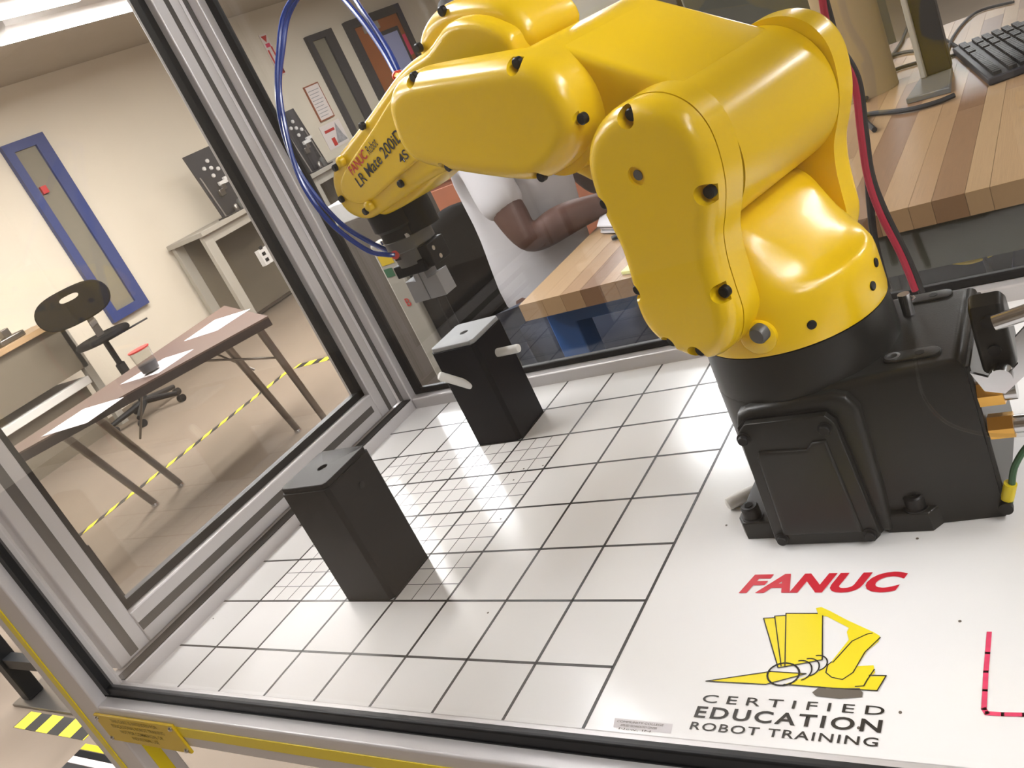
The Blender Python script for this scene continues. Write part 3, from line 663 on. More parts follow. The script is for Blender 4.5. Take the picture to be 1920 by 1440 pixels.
for sgn in (-1, 1):
    prof = [(.0008, .262), (.0095, .262), (.0095, .2490), (.0255, .2520), (.0262, .2225), (.0008, .2225)]
    f_ = obj('finger', MB().prism([(sgn * p - .001, q) for p, q in prof], -.0135, .0105, lambda p, q, h: Vector((gx + p, gy + h, q))), 'finger_alu', gp, bevel=.0006)
    tag(f_, 'stepped aluminium gripper finger')
# ---- blue air hoses looping from the forearm to the gripper
h1 = [(0.3166, 0.4364, 0.4701)] + [(0.2958, 0.4605, 0.4994)] + [(0.2603, 0.4937, 0.5446)] + [(0.2128, 0.5302, 0.5885), (0.1884, 0.5162, 0.6013)] + [(0.1439, 0.5158, 0.5899), (0.1313, 0.4881, 0.5524), (0.1237, 0.4647, 0.5153)] + [(0.1141, 0.4534, 0.4784), (0.1196, 0.4373, 0.434), (0.1332, 0.4286, 0.3913), (0.1534, 0.425, 0.3481), (0.1757, 0.429, 0.3175)] + [(gx - .038, gy - .004, .2955), (gx - .027, gy - .002, .2935)]
h2 = [(0.3194, 0.4386, 0.4696)] + [(0.3002, 0.4638, 0.4987)] + [(0.2633, 0.5021, 0.5428)] + [(0.2165, 0.5471, 0.5889), (0.1895, 0.5322, 0.6041)] + [(0.1416, 0.527, 0.5885), (0.1284, 0.5001, 0.5539), (0.1187, 0.4753, 0.5175)] + [(0.1209, 0.4486, 0.4708), (0.1245, 0.4287, 0.4217), (0.136, 0.4189, 0.3803), (0.1533, 0.4159, 0.3435), (0.1775, 0.4194, 0.3084)] + [(0.1999, 0.419, 0.2977), (0.2093, 0.4241, 0.2922)]
hz = obj('air_hose', MB().tube(h1, .0031, n=10), 'hose_blue', robot); tag(hz, 'blue air hose')
hz2 = obj('air_hose', MB().tube(h2, .0031, n=10), 'hose_blue', robot); tag(hz2, 'blue air hose')
def fitting(p, q, par):
    p, q = Vector(p), Vector(q); d_ = (q - p).normalized()
    obj('release_ring', MB().cyl(p - d_ * .002, p + d_ * .003, .0050, n=16), 'red_plastic', par)
    obj('brass_fitting', MB().cyl(p + d_ * .003, q, .0042, n=6), 'brass', par, smooth=20)
fitting(h1[0], LR(.335, .458, -.01), hz); fitting(h2[0], LR(.330, .458, -.012), hz2)
fitting(h2[-1], (gx - .026, gy - .006, .2800), gp)
obj('side_fitting', MB().cyl(LR(.385, .462, .02), LR(.385, .472, .02), .006, n=14), 'white_plastic', fore)
# ================================================================= things on the left wall
def wallbox(name, m, y0, y1, z0, z1, d0=0.0, d1=.02, parent=None, bevel=0.0):
    return obj(name, MB().box(XW + d0, XW + d1, y0, y1, z0, z1), m, parent, bevel=bevel)
def wall_window(n, y0, y1, z0, z1, fm, label, t=.06, tr=None):
    tr = tr or t
    w = obj('window_%d' % n, MB().box(XW + .001, XW + .05, y0, y0 + t, z0, z1), fm); w['kind'] = 'structure'; w['label'] = label
    wallbox('jamb', fm, y1 - tr, y1, z0, z1, .001, .05, w); wallbox('head', fm, y0 + t, y1 - tr, z1 - t, z1, .001, .05, w); wallbox('sill', fm, y0 + t, y1 - tr, z0, z0 + t, .001, .05, w)
    wallbox('backing', 'wall_dark', y0 + t, y1 - tr, z0 + t, z1 - t, .001, .004, w); wallbox('pane', 'window_pane', y0 + t, y1 - tr, z0 + t, z1 - t, .018, .024, w)
    return w
wy = [(3.8474, 1.3562), (4.2167, 1.3481), (3.98, -0.2278), (4.2195, -0.1911)]
w1 = wall_window(1, wy[0][0] - .02, wy[1][0], wy[2][1] - .01, wy[0][1], 'frame_blue', 'narrow window in a blue frame on the beige wall', .075, .11)
wallbox('alarm_reflection', 'sign_red', [(3.924, 0.9833)][0][0], [(3.9779, 0.9723)][0][0], [(3.9359, 0.9126)][0][1], [(3.9482, 0.9741)][0][1], .026, .05, w1)  # red box in front of the pane, drawn for an alarm's reflection
sy = [(7.6746, 1.3545), (8.108, 1.3478), (8.1014, 0.1999)]
w2 = wall_window(2, sy[0][0], sy[1][0] + .03, -.75, sy[0][1], 'frame_dark', 'tall dark-framed sidelight window beside the wooden door', .07, .16)
# door with frame, closer and glazed light
dy = [(8.395, 1.3597), (9.8497, 1.3568), (9.0772, 1.1775), (9.475, 1.179), (9.7925, 0.8429), (9.2473, 0.7289)]
DY_0, DY_1, DZ_1 = dy[0][0], dy[0][0] + 1.12, dy[0][1]
dr = obj('door_1', MB().box(XW + .004, XW + .045, DY_0 + .10, DY_1 - .10, FZ, DZ_1 - .10), 'door_wood'); dr['kind'] = 'structure'; dr['label'] = 'orange-brown wooden door with a small window'
wallbox('jamb', 'frame_dark', DY_0, DY_0 + .10, FZ, DZ_1, .001, .07, dr); wallbox('jamb', 'frame_dark', DY_1 - .10, DY_1, FZ, DZ_1, .001, .07, dr); wallbox('head', 'frame_dark', DY_0 + .1, DY_1 - .1, DZ_1 - .10, DZ_1, .001, .07, dr)
wallbox('window_frame', 'frame_dark', DY_0 + .48, DY_0 + .92, DZ_1 - 1.05, DZ_1 - .24, .04, .055, dr); wallbox('window_glass', 'sky_blue', DY_0 + .53, DY_0 + .87, DZ_1 - 1.0, DZ_1 - .29, .05, .058, dr)
wallbox('door_closer', 'bench_grey', DY_0 + .26, DY_0 + .52, DZ_1 - .20, DZ_1 - .11, .045, .11, dr, bevel=.006)
wallbox('door_notice', 'ink_pink', DY_0 + .90, DY_0 + 1.0, DZ_1 - .62, DZ_1 - .36, .046, .05, dr)
# extinguisher sign, framed notice and picture sheet
q = [(7.0577, 1.5259), (7.167, 1.524), (7.1608, 1.0862), (7.068, 1.0813)]
s_ = obj('extinguisher_sign', MB().box(XW + .001, XW + .012, q[0][0], q[1][0], q[2][1], q[0][1]), 'sign_white'); tag(s_, 'tall narrow white and red arrow sign on the beige wall', 'sign')
sw = q[1][0] - q[0][0]; sh_ = q[0][1] - q[2][1]
for a_ in (.10, .72): wallbox('red_bar', 'sign_red', q[0][0] + sw * a_, q[0][0] + sw * (a_ + .2), q[2][1] + sh_ * .05, q[2][1] + sh_ * (.62 if a_ < .5 else .68), .012, .014, s_)
obj('red_arrow', MB().prism([(q[0][0] + sw * .1, q[0][1] - .02), (q[1][0] - sw * .1, q[0][1] - .02), (q[0][0] + sw * .5, q[0][1] - .09)], .012, .014, lambda p, r_, h: Vector((XW + h, p, r_))), 'sign_red', s_, smooth=0)
wallbox('red_foot', 'sign_red', q[0][0] + sw * .1, q[1][0] - sw * .08, q[2][1] + .01, q[2][1] + .06, .012, .014, s_)
wallbox('printed_block', 'ink_pink', q[0][0] + sw * .2, q[1][0] - sw * .2, q[0][1] - .14, q[0][1] - .10, .012, .0135, s_)
q = [(7.2969, 0.8867), (7.5393, 0.8811), (7.5476, 0.4834), (7.3091, 0.4815)]
n_ = obj('framed_notice', MB().box(XW + .001, XW + .016, q[0][0], q[1][0] + .01, q[2][1], q[0][1]), 'brown_wood'); tag(n_, 'framed printed notice hung below the red arrow sign', 'notice')
wallbox('sheet', 'sign_white', q[0][0] + .015, q[1][0] - .005, q[2][1] + .015, q[0][1] - .015, .016, .018, n_)
for k in range(9): wallbox('print_line', 'photo_grey', q[0][0] + .03, q[1][0] - .03 - .02 * (k % 3), q[0][1] - .07 - k * .036, q[0][1] - .062 - k * .036, .018, .0188, n_)
q = [(7.2307, 0.4437), (7.5917, 0.4251), (7.6188, 0.2033), (7.2302, 0.2233)]
n_ = obj('picture_sheet', MB().box(XW + .001, XW + .008, q[0][0], q[1][0], q[2][1] - .03, q[0][1]), 'sign_white'); tag(n_, 'white poster with a grey mountain and a red bar, lowest on the wall', 'poster')
wallbox('red_bar', 'sign_red', q[0][0] + .05, q[0][0] + .22, q[0][1] - .09, q[0][1] - .06, .008, .0095, n_)
obj('mountain_print', MB().prism([(q[0][0] + .16, q[2][1] + .0), (q[1][0] - .01, q[2][1] + .0), (q[1][0] - .05, q[2][1] + .08), (q[0][0] + .27, q[0][1] - .02), (q[0][0] + .21, q[2][1] + .09)], .008, .0095, lambda p, r_, h: Vector((XW + h, p, r_))), 'photo_grey', n_, smooth=0)
wallbox('printed_tool', 'red_plastic', q[0][0] + .10, q[0][0] + .16, q[2][1] - .01, q[2][1] + .08, .008, .0095, n_)
# ================================================================= trainer benches along the wall
def trainer_bench(x, y0, y1, ztop, lab_b, lab_t, ty0, ty1, tz1):
    t = thing('trainer_bench', lab_b, 'bench', (x - .2, (y0 + y1) / 2, FZ), 'grey benches along the wall')
    obj('bench_top', MB().box(x - .5, x + .04, y0, y1, ztop - .045, ztop), 'bench_grey', t, bevel=.004)
    for lx in (x - .05, x - .48):
        for ly in (y0 + .02, y1 - .12): obj('leg', MB().box(lx, lx + .05, ly, ly + .10, FZ, ztop - .045), 'bench_grey', t, bevel=.003)
    obj('apron', MB().box(x - .03, x, y0 + .12, y1 - .12, ztop - .13, ztop - .045), 'bench_grey', t)
    obj('back_panel', MB().box(x - .45, x - .43, y0 + .12, y1 - .12, FZ + .05, ztop - .045), 'bench_panel', t)
    p = thing('pneumatic_trainer', lab_t, 'training panel', (x - .1, (ty0 + ty1) / 2, ztop), 'pneumatic trainer panels')
    tilt = lambda v: Vector((v.x - (v.z - ztop) * .12, v.y, v.z))
    obj('panel', MB().box(x - .06, x - .04, ty0, ty1, ztop + .01, tz1, tilt), 'trainer_black', p, bevel=.002)
    for yy in (ty0 + .03, ty1 - .03): obj('strut', MB().cyl((x - .04, yy, ztop + .006), (x - .09 - .0, yy, ztop + .40), .008, n=8), 'chrome_dark', p)
    w_ = ty1 - ty0; h_ = tz1 - ztop
    for fy, fz in ((.60, .82), (.36, .74), (.58, .71), (.77, .66), (.50, .60)):
        c = tilt(Vector((x - .04, ty0 + w_ * fy, ztop + h_ * fz)))
        obj('gauge', MB().lathe(c, [(.018, 0), (.018, .012), (.015, .016)], 16, (1, 0, 0)), 'white_plastic', p)
    for fy, fz, a_, b_ in ((.62, .46, .10, .035), (.80, .50, .07, .03), (.55, .40, .05, .05), (.40, .34, .06, .06)):
        c = tilt(Vector((x - .04, ty0 + w_ * fy, ztop + h_ * fz)))
        obj('valve', MB().box(c.x, c.x + .03, c.y - a_ / 2, c.y + a_ / 2, c.z - b_ / 2, c.z + b_ / 2), 'white_plastic' if fz > .45 else 'chrome_dark', p, bevel=.003)
    obj('air_unit', MB().lathe((x + .01, ty0 + w_ * .62, ztop), [(.025, 0), (.03, .01), (.03, .08), (.014, .10)], 14), 'gripper_grey', p)
    obj('air_unit', MB().lathe((x + .01, ty0 + w_ * .42, ztop), [(.02, 0), (.022, .01), (.022, .06), (.012, .075)], 14), 'chrome_dark', p)
    obj('foot_bar', MB().box(x - .12, x + .03, ty0, ty1, ztop, ztop + .012), 'trainer_black', p)
trainer_bench(-5.6, 4.66, 5.90, .105, 'grey bench under the left-hand black trainer panel', 'black trainer panel with white gauges seen through the cart door', 5.03, 5.37, .72)
trainer_bench(-5.6, 6.16, 7.50, .085, 'grey bench under the right-hand black trainer panel', 'black trainer panel beside the red arrow sign, behind the blue hose', 6.27, 6.57, .72)
q = [(5.0693, -0.2724), (5.2375, -0.2764), (5.2339, -0.4281), (5.0843, -0.4253)]
ob = obj('outlet_box', MB().box(-5.56, -5.50, q[0][0], q[1][0] + .02, q[3][1], q[0][1]), 'white_plastic', bevel=.004); tag(ob, 'white outlet box hanging on the grey bench end', 'outlet')
for k in range(3): obj('socket', MB().box(-5.50, -5.496, q[0][0] + .02, q[0][0] + .06, q[3][1] + .03 + k * .06, q[3][1] + .06 + k * .06), 'black', ob)
# wooden counter further left
t = thing('wall_counter', 'wooden-topped counter against the wall at the left edge', 'counter', (-5.85, 2.3, FZ))
obj('counter_top', MB().box(-6.14, -5.58, .6, 3.22, .01, .055), 'butcher_wood', t, bevel=.004)
obj('counter_body', MB().box(-6.12, -5.62, .6, 3.16, FZ + .52, .01), 'bench_panel', t)
obj('lower_shelf', MB().box(-6.12, -5.60, .6, 3.10, FZ + .40, FZ + .46), 'trim_white', t, bevel=.004)
obj('plinth', MB().box(-6.1, -5.68, .6, 3.08, FZ, FZ + .40), 'bench_panel', t)
obj('counter_leg', MB().box(-5.68, -5.62, 3.12, 3.18, FZ, .01), 'bench_grey', t)
vb = obj('vise', MB().box(-5.78, -5.66, 2.72, 2.92, .055, .10), 'chrome_dark', bevel=.01); tag(vb, 'grey metal vise on the wooden counter', 'vise')
obj('vise_jaw', MB().box(-5.76, -5.68, 2.78, 2.84, .10, .16), 'chrome_dark', vb, bevel=.006)
mn = obj('dark_case', MB().box(-6.1, -5.8, 2.15, 2.45, .055, .36), 'wall_dark', bevel=.02); tag(mn, 'dark case on the wooden counter at the left edge', 'case')
obj('handle', MB().tube([(-5.95, 2.22, .36), (-5.95, 2.25, .40), (-5.95, 2.35, .40), (-5.95, 2.38, .36)], .008, n=8), 'black', mn)
# ================================================================= drafting chair behind the table
cx, cy = -5.30, 3.20
t = thing('drafting_chair', 'black drafting chair with an oval backrest behind the brown table', 'chair', (cx, cy, FZ))
vdir = Vector((cx - .918, cy + .354, 0)).normalized(); vr = Vector((-vdir.y, vdir.x, 0)) * -1
ell = [(.27 * math.cos(a_), .155 * math.sin(a_) * (1 + .15 * math.cos(a_ * 2))) for a_ in [2 * PI * k / 36 for k in range(36)]]
bk = obj('backrest', MB().prism([(p, .095 + q_) for p, q_ in ell], -.02, .02, lambda p, q_, h: Vector((cx, cy, q_)) + vr * (p - .05) + vdir * (h - .05), .012, .012), 'black_soft', t)
cut(bk, MB().prism([(p * .26 - .045, .155 + q_ * .16) for p, q_ in ell], -.06, .06, lambda p, q_, h: Vector((cx, cy, q_)) + vr * p + vdir * (h - .05)))
obj('back_bar', MB().prism([(-.03, -.22), (.03, -.22), (.025, .02), (-.025, .02)], -.03, -.045, lambda p, q_, h: Vector((cx, cy, q_)) + vr * p + vdir * h), 'chrome_dark', t)
obj('back_clip', MB().prism([(-.02, -.10), (.03, -.09), (.03, -.05), (-.02, -.06)], -.045, -.055, lambda p, q_, h: Vector((cx, cy, q_)) + vr * p + vdir * h), 'steel', t)
obj('seat', MB().prism([(.23 * math.cos(a_), .20 * math.sin(a_)) for a_ in [2 * PI * k / 28 for k in range(28)]], -.225, -.18, lambda p, q_, h: Vector((cx + p, cy + q_, h)), .02, .025), 'black_soft', t)
obj('lever', MB().cyl(Vector((cx, cy, -.24)), Vector((cx, cy, -.23)) + vr * .34, .007, n=8), 'black', t)
obj('gas_column', MB().lathe((cx, cy, 0), [(.022, -.222), (.022, -.42), (.036, -.43), (.036, FZ + .12)], 16), 'black', t)
for k in range(5):
    a_ = 2 * PI * k / 5 + .4; e = Vector((cx + .29 * math.cos(a_), cy + .29 * math.sin(a_), FZ + .075))
    obj('base_spoke', MB().cyl((cx, cy, FZ + .12), e, .028, .018, n=10), 'black', t)
    obj('caster', MB().cyl(e + Vector((-.02, 0, -.046)), e + Vector((.02, 0, -.046)), .029, n=14), 'black', t)
# ================================================================= brown table with papers
TZ = -.21
tv = [(-2.47, 2.36), (-3.47, 2.92), (-3.37, 1.95), (-3.36, 1.30), (-3.47, .93), (-3.42, .90)]
t = thing('folding_table', 'brown laminate table with a dark edge and tubular legs', 'table', (-3.1, 2.1, FZ))
IDm = lambda p, q_, h: Vector((p, q_, h))
obj('table_top', MB().prism(tv, TZ - .008, TZ, IDm), 'table_brown', t)
obj('table_edge', MB().prism(tv, TZ - .048, TZ - .008, IDm), 'table_edge', t)
legs = [((-2.66, 2.42), (-2.64, 2.48)), ((-2.74, 2.26), (-2.82, 2.43)), ((-3.22, 1.74), (-3.40, 2.02)), ((-3.30, 1.60), (-3.42, 1.85))]
for a_, b_ in legs:
    lg = obj('leg', MB().cyl((a_[0], a_[1], TZ - .048), (b_[0], b_[1], FZ + .02), .021, .018, n=14), 'chrome_dark', t)
    obj('leg_foot', MB().lathe((b_[0], b_[1], FZ), [(.022, 0), (.022, .012), (.016, .024)], 14), 'steel', lg)
obj('brace', MB().cyl((-2.80, 2.10, TZ - .04), (-2.66, 2.455, FZ + .42), .006, n=8), 'chrome_dark', t)
obj('brace', MB().cyl((-2.95, 2.28, TZ - .04), (-2.79, 2.37, FZ + .42), .006, n=8), 'chrome_dark', t)
obj('brace', MB().cyl((-3.05, 1.95, TZ - .04), (-3.37, 1.96, FZ + .35), .006, n=8), 'chrome_dark', t)
for nm, pts, lab in (('paper_sheet', [(-2.8829, 2.6169), (-3.2136, 2.6254), (-3.1871, 2.3691), (-2.9007, 2.3772)], 'white paper sheet at the right end of the brown table'),
                     ('paper_sheet', [(-2.8345, 2.1571), (-3.0837, 2.1508), (-3.153, 1.9143), (-2.8297, 1.9236)], 'white paper sheet under the clear cup'),
                     ('paper_sheet', [(-2.8178, 1.7062), (-3.1475, 1.6882), (-3.1498, 1.4546), (-2.8038, 1.4922)], 'white paper sheet at the left end of the brown table')):
    o = obj(nm, MB().prism(pts, TZ + .0004, TZ + .0022, IDm), 'paper', smooth=0); tag(o, lab, 'paper', 'papers on the brown table')
kx, ky = [(-2.9526, 1.9766)][0]
t = thing('clear_cup', 'clear cup with a red rim and a dark band on the middle sheet', 'cup', (kx, ky, TZ + .0022))
obj('cup_wall', MB().lathe((kx, ky, TZ + .0022), [(.040, 0), (.042, .002), (.050, .12), (.048, .12), (.040, .006)], 24), 'clear_cup', t)
obj('rim', MB().lathe((kx, ky, TZ + .12), [(.050, 0), (.053, .004), (.053, .008), (.049, .008)], 24), 'red_plastic', t)
obj('band', MB().lathe((kx, ky, TZ + .012), [(.0415, 0), (.0425, .001), (.0455, .040), (.0445, .041)], 24), 'frame_dark', t)
# ================================================================= floor tape
def tape(label, x0, x1, y0, y1, m):
    o = obj('floor_tape', MB().box(-(x1 - x0) / 2, (x1 - x0) / 2, -(y1 - y0) / 2, (y1 - y0) / 2, 0, .0015), m, smooth=0)
    o.location = ((x0 + x1) / 2, (y0 + y1) / 2, FZ + .0003); tag(o, label, 'floor tape', 'black and yellow floor tape')
tape('black and yellow tape line running under the brown table', -3.915, -3.865, .4, 3.41, 'tape_hazard')
tape('black and yellow tape line crossing behind the corner post', -3.855, -2.2, 3.43, 3.50, 'tape_hazard_x')
tape('wide black and yellow tape by the black stand at the lower left', -2.47, -1.98, .485, .555, 'tape_hazard_x')
y4 = obj('floor_tape', MB().box(-1.95, -1.78, .455, .475, FZ + .0003, FZ + .0018), 'strip_yellow', smooth=0); tag(y4, 'short plain yellow tape beside the cart leg', 'floor tape')
for k, (m_, lab) in enumerate((('black_soft', 'black band of tape beside the cart leg'), ('paper', 'white band of tape beside the cart leg, farther one'), ('black', 'black band of tape between the two white ones'), ('nylon', 'white band of tape beside the cart leg, nearest one'))):
    yy = .452 - k * .024
    o = obj('floor_tape', MB().box(-1.95, -1.66, yy - .022, yy, FZ + .0003, FZ + .0018), m_, smooth=0); tag(o, lab, 'floor tape')
# black stand, lower left
t = thing('equipment_stand', 'black steel equipment stand at the lower left', 'stand', (-2.4, .8, FZ))
for (x, y) in ((-2.55, .62), (-2.05, .62), (-2.55, 1.05), (-2.95, .62)):
    obj('leg', MB().box(x - .03, x + .03, y - .03, y + .03, FZ + .012, -.55), 'black', t, bevel=.004)
obj('foot_plate', MB().box(-2.62, -2.02, .565, .70, FZ, FZ + .012), 'chrome_dark', t, bevel=.002)
obj('lower_bar', MB().box(-2.52, -2.08, .60, .64, FZ + .16, FZ + .20), 'black', t)
# ================================================================= workbench behind the cart
BZ = -.06; BY0, BY1, BX0, BX1 = 1.163, 2.72, -.205, 1.5
t = thing('workbench', 'butcher-block workbench behind the cart', 'workbench', (.65, 1.9, FZ))
unit = mesh_of(MB().box(-.5, .5, -.5, .5, -.5, .5), 'plank'); unit.materials.append(M['butcher_wood'])
x = BX0; rnd = random.Random(5)
while x < BX1 - .001:
    w_ = min(rnd.choice((.030, .036, .042, .050, .062)), BX1 - x); y = BY0
    while y < BY1 - .001:
        l_ = min(rnd.uniform(.35, .95), BY1 - y)
        if BY1 - y - l_ < .12: l_ = BY1 - y
        o = bpy.data.objects.new('plank', unit); col.objects.link(o); o.parent = t; o.matrix_parent_inverse = Matrix.Translation(-t.location)
        o.location = (x + w_ / 2, y + l_ / 2, BZ - .020 - rnd.random() * .0004); o.scale = (w_ - .0006, l_ - .0006, .040)
        y += l_
    x += w_
obj('apron', MB().box(BX0 + .04, .50, BY0 + .05, BY0 + .08, BZ - .085, BZ - .041), 'steel_blue', t)
obj('apron', MB().box(.50, BX1, BY0 + .02, BY0 + .05, BZ - .125, BZ - .041), 'bench_green', t)
obj('back_panel', MB().box(BX0 + .1, BX1, BY1 - .22, BY1 - .20, FZ + .03, BZ - .041), 'black_soft', t)  # added black sheet standing in for the darkness under the bench
for x in (BX0 + .045, .50, BX1 - .05):
    for y in (BY0 + .10, BY1 - .1):
        obj('leg', MB().box(x - .035, x + .035, y - .035, y + .035, FZ, BZ - .041), 'steel_blue' if x < .4 else 'bench_green', t, bevel=.003)
obj('stretcher', MB().box(BX0 + .1, BX1 - .05, BY1 - .14, BY1 - .10, FZ + .18, FZ + .24), 'steel_blue', t)
bx = obj('storage_tote', MB().box(.22, .46, 1.5, 1.8, FZ, -.45), 'black_soft', bevel=.01); tag(bx, 'dark tote stored under the blue bench apron', 'tote')
obj('lid', MB().box(.215, .465, 1.495, 1.805, -.45, -.43), 'black', bx, bevel=.004)
bl = obj('storage_bin', MB().box(.70, .80, 1.5, 1.8, FZ, -.36), 'steel_blue', bevel=.008); tag(bl, 'blue bin under the green bench apron', 'bin')
obj('bin_rim', MB().box(.695, .805, 1.495, 1.805, -.37, -.35), 'frame_blue', bl, bevel=.004)
pw = obj('power_brick', MB().box(.86, .98, 1.32, 1.44, BZ - .30, BZ - .12), 'black', bevel=.012); tag(pw, 'black power supply hung under the bench', 'power supply')
obj('bracket', MB().box(.84, 1.0, 1.30, 1.32, BZ - .13, BZ - .041), 'chrome_dark', pw)
cbl = obj('loose_cables', MB().tube([(.60, 1.25, BZ - .13), (.66, 1.26, BZ - .16), (.72, 1.27, BZ - .15), (.80, 1.28, BZ - .12)], .004, n=6), 'strip_yellow'); tag(cbl, 'yellow cable under the bench edge', 'cable')
cb2 = obj('loose_cables', MB().tube([(.68, 1.25, BZ - .10), (.69, 1.27, BZ - .2), (.69, 1.27, BZ - .45)], .006, n=6), 'cable_black'); tag(cb2, 'black cable dangling below the bench', 'cable')
# papers and pen on the bench
pv = [(-0.1537, 1.5352), (-0.1934, 1.65), (-0.135, 1.6836), (-0.0281, 1.6069), (0.0315, 1.4483), (-0.066, 1.4792)]
for k in range(6):
    dx, dy_ = rnd.uniform(-.006, .006), rnd.uniform(-.01, .01)
    o = obj('paper_stack' if k == 0 else 'sheet', MB().prism([(p[0] + dx, p[1] + dy_) for p in pv], BZ + .001 + .004 * k, BZ + .004 + .004 * k, IDm), 'paper' if k % 2 else 'photo_grey', None if k == 0 else stk, smooth=0)
    if k == 0: stk = o; tag(o, 'stack of loose papers on the bench by the forearm', 'papers')
pn = obj('pen', MB().cyl(Vector((*[(-0.0837, 1.4515)][0], BZ + .007)), Vector((*[(-0.0365, 1.4603)][0], BZ + .007)), .006, n=10), 'black'); tag(pn, 'black pen lying in front of the papers', 'pen')
obj('pen_tip', MB().cyl(Vector((*[(-0.0365, 1.4603)][0], BZ + .007)), Vector((*[(-0.0303, 1.4628)][0], BZ + .007)), .004, .001, n=8), 'steel', pn)
np_ = obj('note_pad', MB().prism([(0.0506, 1.1896), (0.06, 1.2705), (0.1225, 1.273), (0.1789, 1.1495)], BZ + .001, BZ + .008, IDm), 'note_yellow', smooth=0); tag(np_, 'pale yellow note pad at the bench edge', 'note pad')
# monitor stand, keyboard, cables on the right
t = thing('monitor_stand', 'grey monitor stand on the bench', 'stand', (.57, 2.0, BZ))
obj('stand_base', MB().prism([(0.5256, 1.8746), (0.6203, 1.8537), (0.6071, 2.0713), (0.583, 2.2142), (0.5304, 2.2825), (0.5387, 2.0551)], BZ + .001, BZ + .014, IDm, 0, .004), 'monitor_grey', t)
obj('upright', MB().box(.543, .556, 2.02, 2.08, BZ + .014, .42), 'bench_grey', t, bevel=.003)
obj('upright_core', MB().box(.556, .610, 2.03, 2.07, BZ + .014, .42), 'black', t, bevel=.003)
obj('monitor', MB().box(.48, .98, 2.32, 2.36, .16, .50), 'black', t, bevel=.006)
obj('neck', MB().box(.556, .60, 2.06, 2.33, .30, .36), 'black', t)
kb = thing('keyboard', 'black computer keyboard on the bench at the right edge', 'keyboard', (.74, 2.05, BZ))
ko = Vector((.700, 1.80, BZ + .001)); ka = Vector((-.105, .445, 0)); kl = ka.length; ka.normalize(); kbv = Vector((ka.y, -ka.x, 0))
KT = lambda v: ko + ka * v.x + kbv * v.y + ZV * v.z
obj('key_bed', MB().box(0, kl, 0, .17, 0, .016, KT), 'keyboard', kb, bevel=.003)
keym = MB().box(-.0078, .0078, -.0078, .0078, 0, .008)
km = mesh_of(keym, 'key'); km.materials.append(M['black'])
rot = math.atan2(ka.y, ka.x)
for r_ in range(6):
    for c_ in range(24):
        if c_ in (15, 19): continue
        o = bpy.data.objects.new('key', km); col.objects.link(o); o.parent = kb; o.matrix_parent_inverse = Matrix.Translation(-kb.location)
        o.location = KT(Vector((.018 + c_ * .0182, .022 + r_ * .0225 + (.008 if r_ else 0), .0155))); o.rotation_euler = (0, 0, rot)
for pts, lab, r_ in (([(0.4786, 1.7086), (0.4331, 1.8691), (0.5351, 1.7949), (0.5975, 1.7794), (0.6338, 1.7935)], 'black cable curving along the bench front', .006),
                 ([(0.4087, 2.0256), (0.4036, 2.2656), (0.4084, 2.4356), (0.4178, 2.6517), (0.4016, 2.9856)], 'black cable running back beside the tan duct', .005),
                 ([(0.5115, 2.4079), (0.4393, 2.4837), (0.3896, 2.4705), (0.3855, 2.3662), (0.4103, 2.2733), (0.4642, 2.2821), (0.5263, 2.2652)], 'black cable looped beside the monitor stand', .005),
                 ([(0.5541, 2.4707), (0.6111, 2.253), (0.5804, 2.2435), (0.5795, 2.4934), (0.6202, 2.7053), (0.7187, 2.66)], 'tangle of thin cables behind the keyboard', .004)):
    o = obj('bench_cable', MB().tube([(p[0], p[1], BZ + r_ + .001) for p in pts], r_, n=8), 'cable_black'); tag(o, lab, 'cable')
dt = obj('tan_duct', MB().prism([(p * 1.0, q_) for p, q_ in arc(.40, 2.13, .075, 0, 2 * PI, 28)[:-1]], BZ + .0005, 1.3, IDm), 'tan_metal'); tag(dt, 'tan metal duct standing on the bench behind the robot', 'duct')
obj('duct_band', MB().prism(arc(.40, 2.13, .077, 0, 2 * PI, 28)[:-1], .30, .33, IDm), 'bench_grey', dt)
ct = obj('tall_cabinet', MB().box(-.25, .28, 2.85, 3.4, FZ, 1.25), 'bench_green', bevel=.01); tag(ct, 'tall dark cabinet behind the workbench', 'cabinet')
obj('cabinet_door', MB().box(-.24, .27, 2.835, 2.85, FZ + .08, 1.22), 'bench_green', ct, bevel=.004)
wp = obj('wooden_upright', MB().box(-.36, -.29, 2.9, 2.97, FZ, 1.3), 'butcher_wood', bevel=.004); tag(wp, 'pale wooden upright beside the tall cabinet', 'post')
obj('bracket', MB().box(-.37, -.28, 2.89, 2.9, .3, .36), 'chrome_dark', wp)
pb = obj('pin_board', MB().box(-1.0, -.45, 3.5, 3.53, FZ + .55, 1.2), 'bench_grey', bevel=.004); tag(pb, 'grey board with a photo and a blue card behind the robot', 'board')
q = [(-0.2451, 0.1805), (-0.169, 0.1493), (-0.1868, 0.0953), (-0.2589, 0.1198), (-0.1394, 0.1372), (-0.1412, 0.0835)]
obj('photo', MB().box(q[0][0], q[1][0], 3.494, 3.5, q[2][1], q[0][1] + .06), 'brown_wood', pb); obj('card', MB().box(q[1][0] + .02, q[4][0] + .03, 3.494, 3.5, q[5][1], q[4][1] + .08), 'steel_blue', pb)
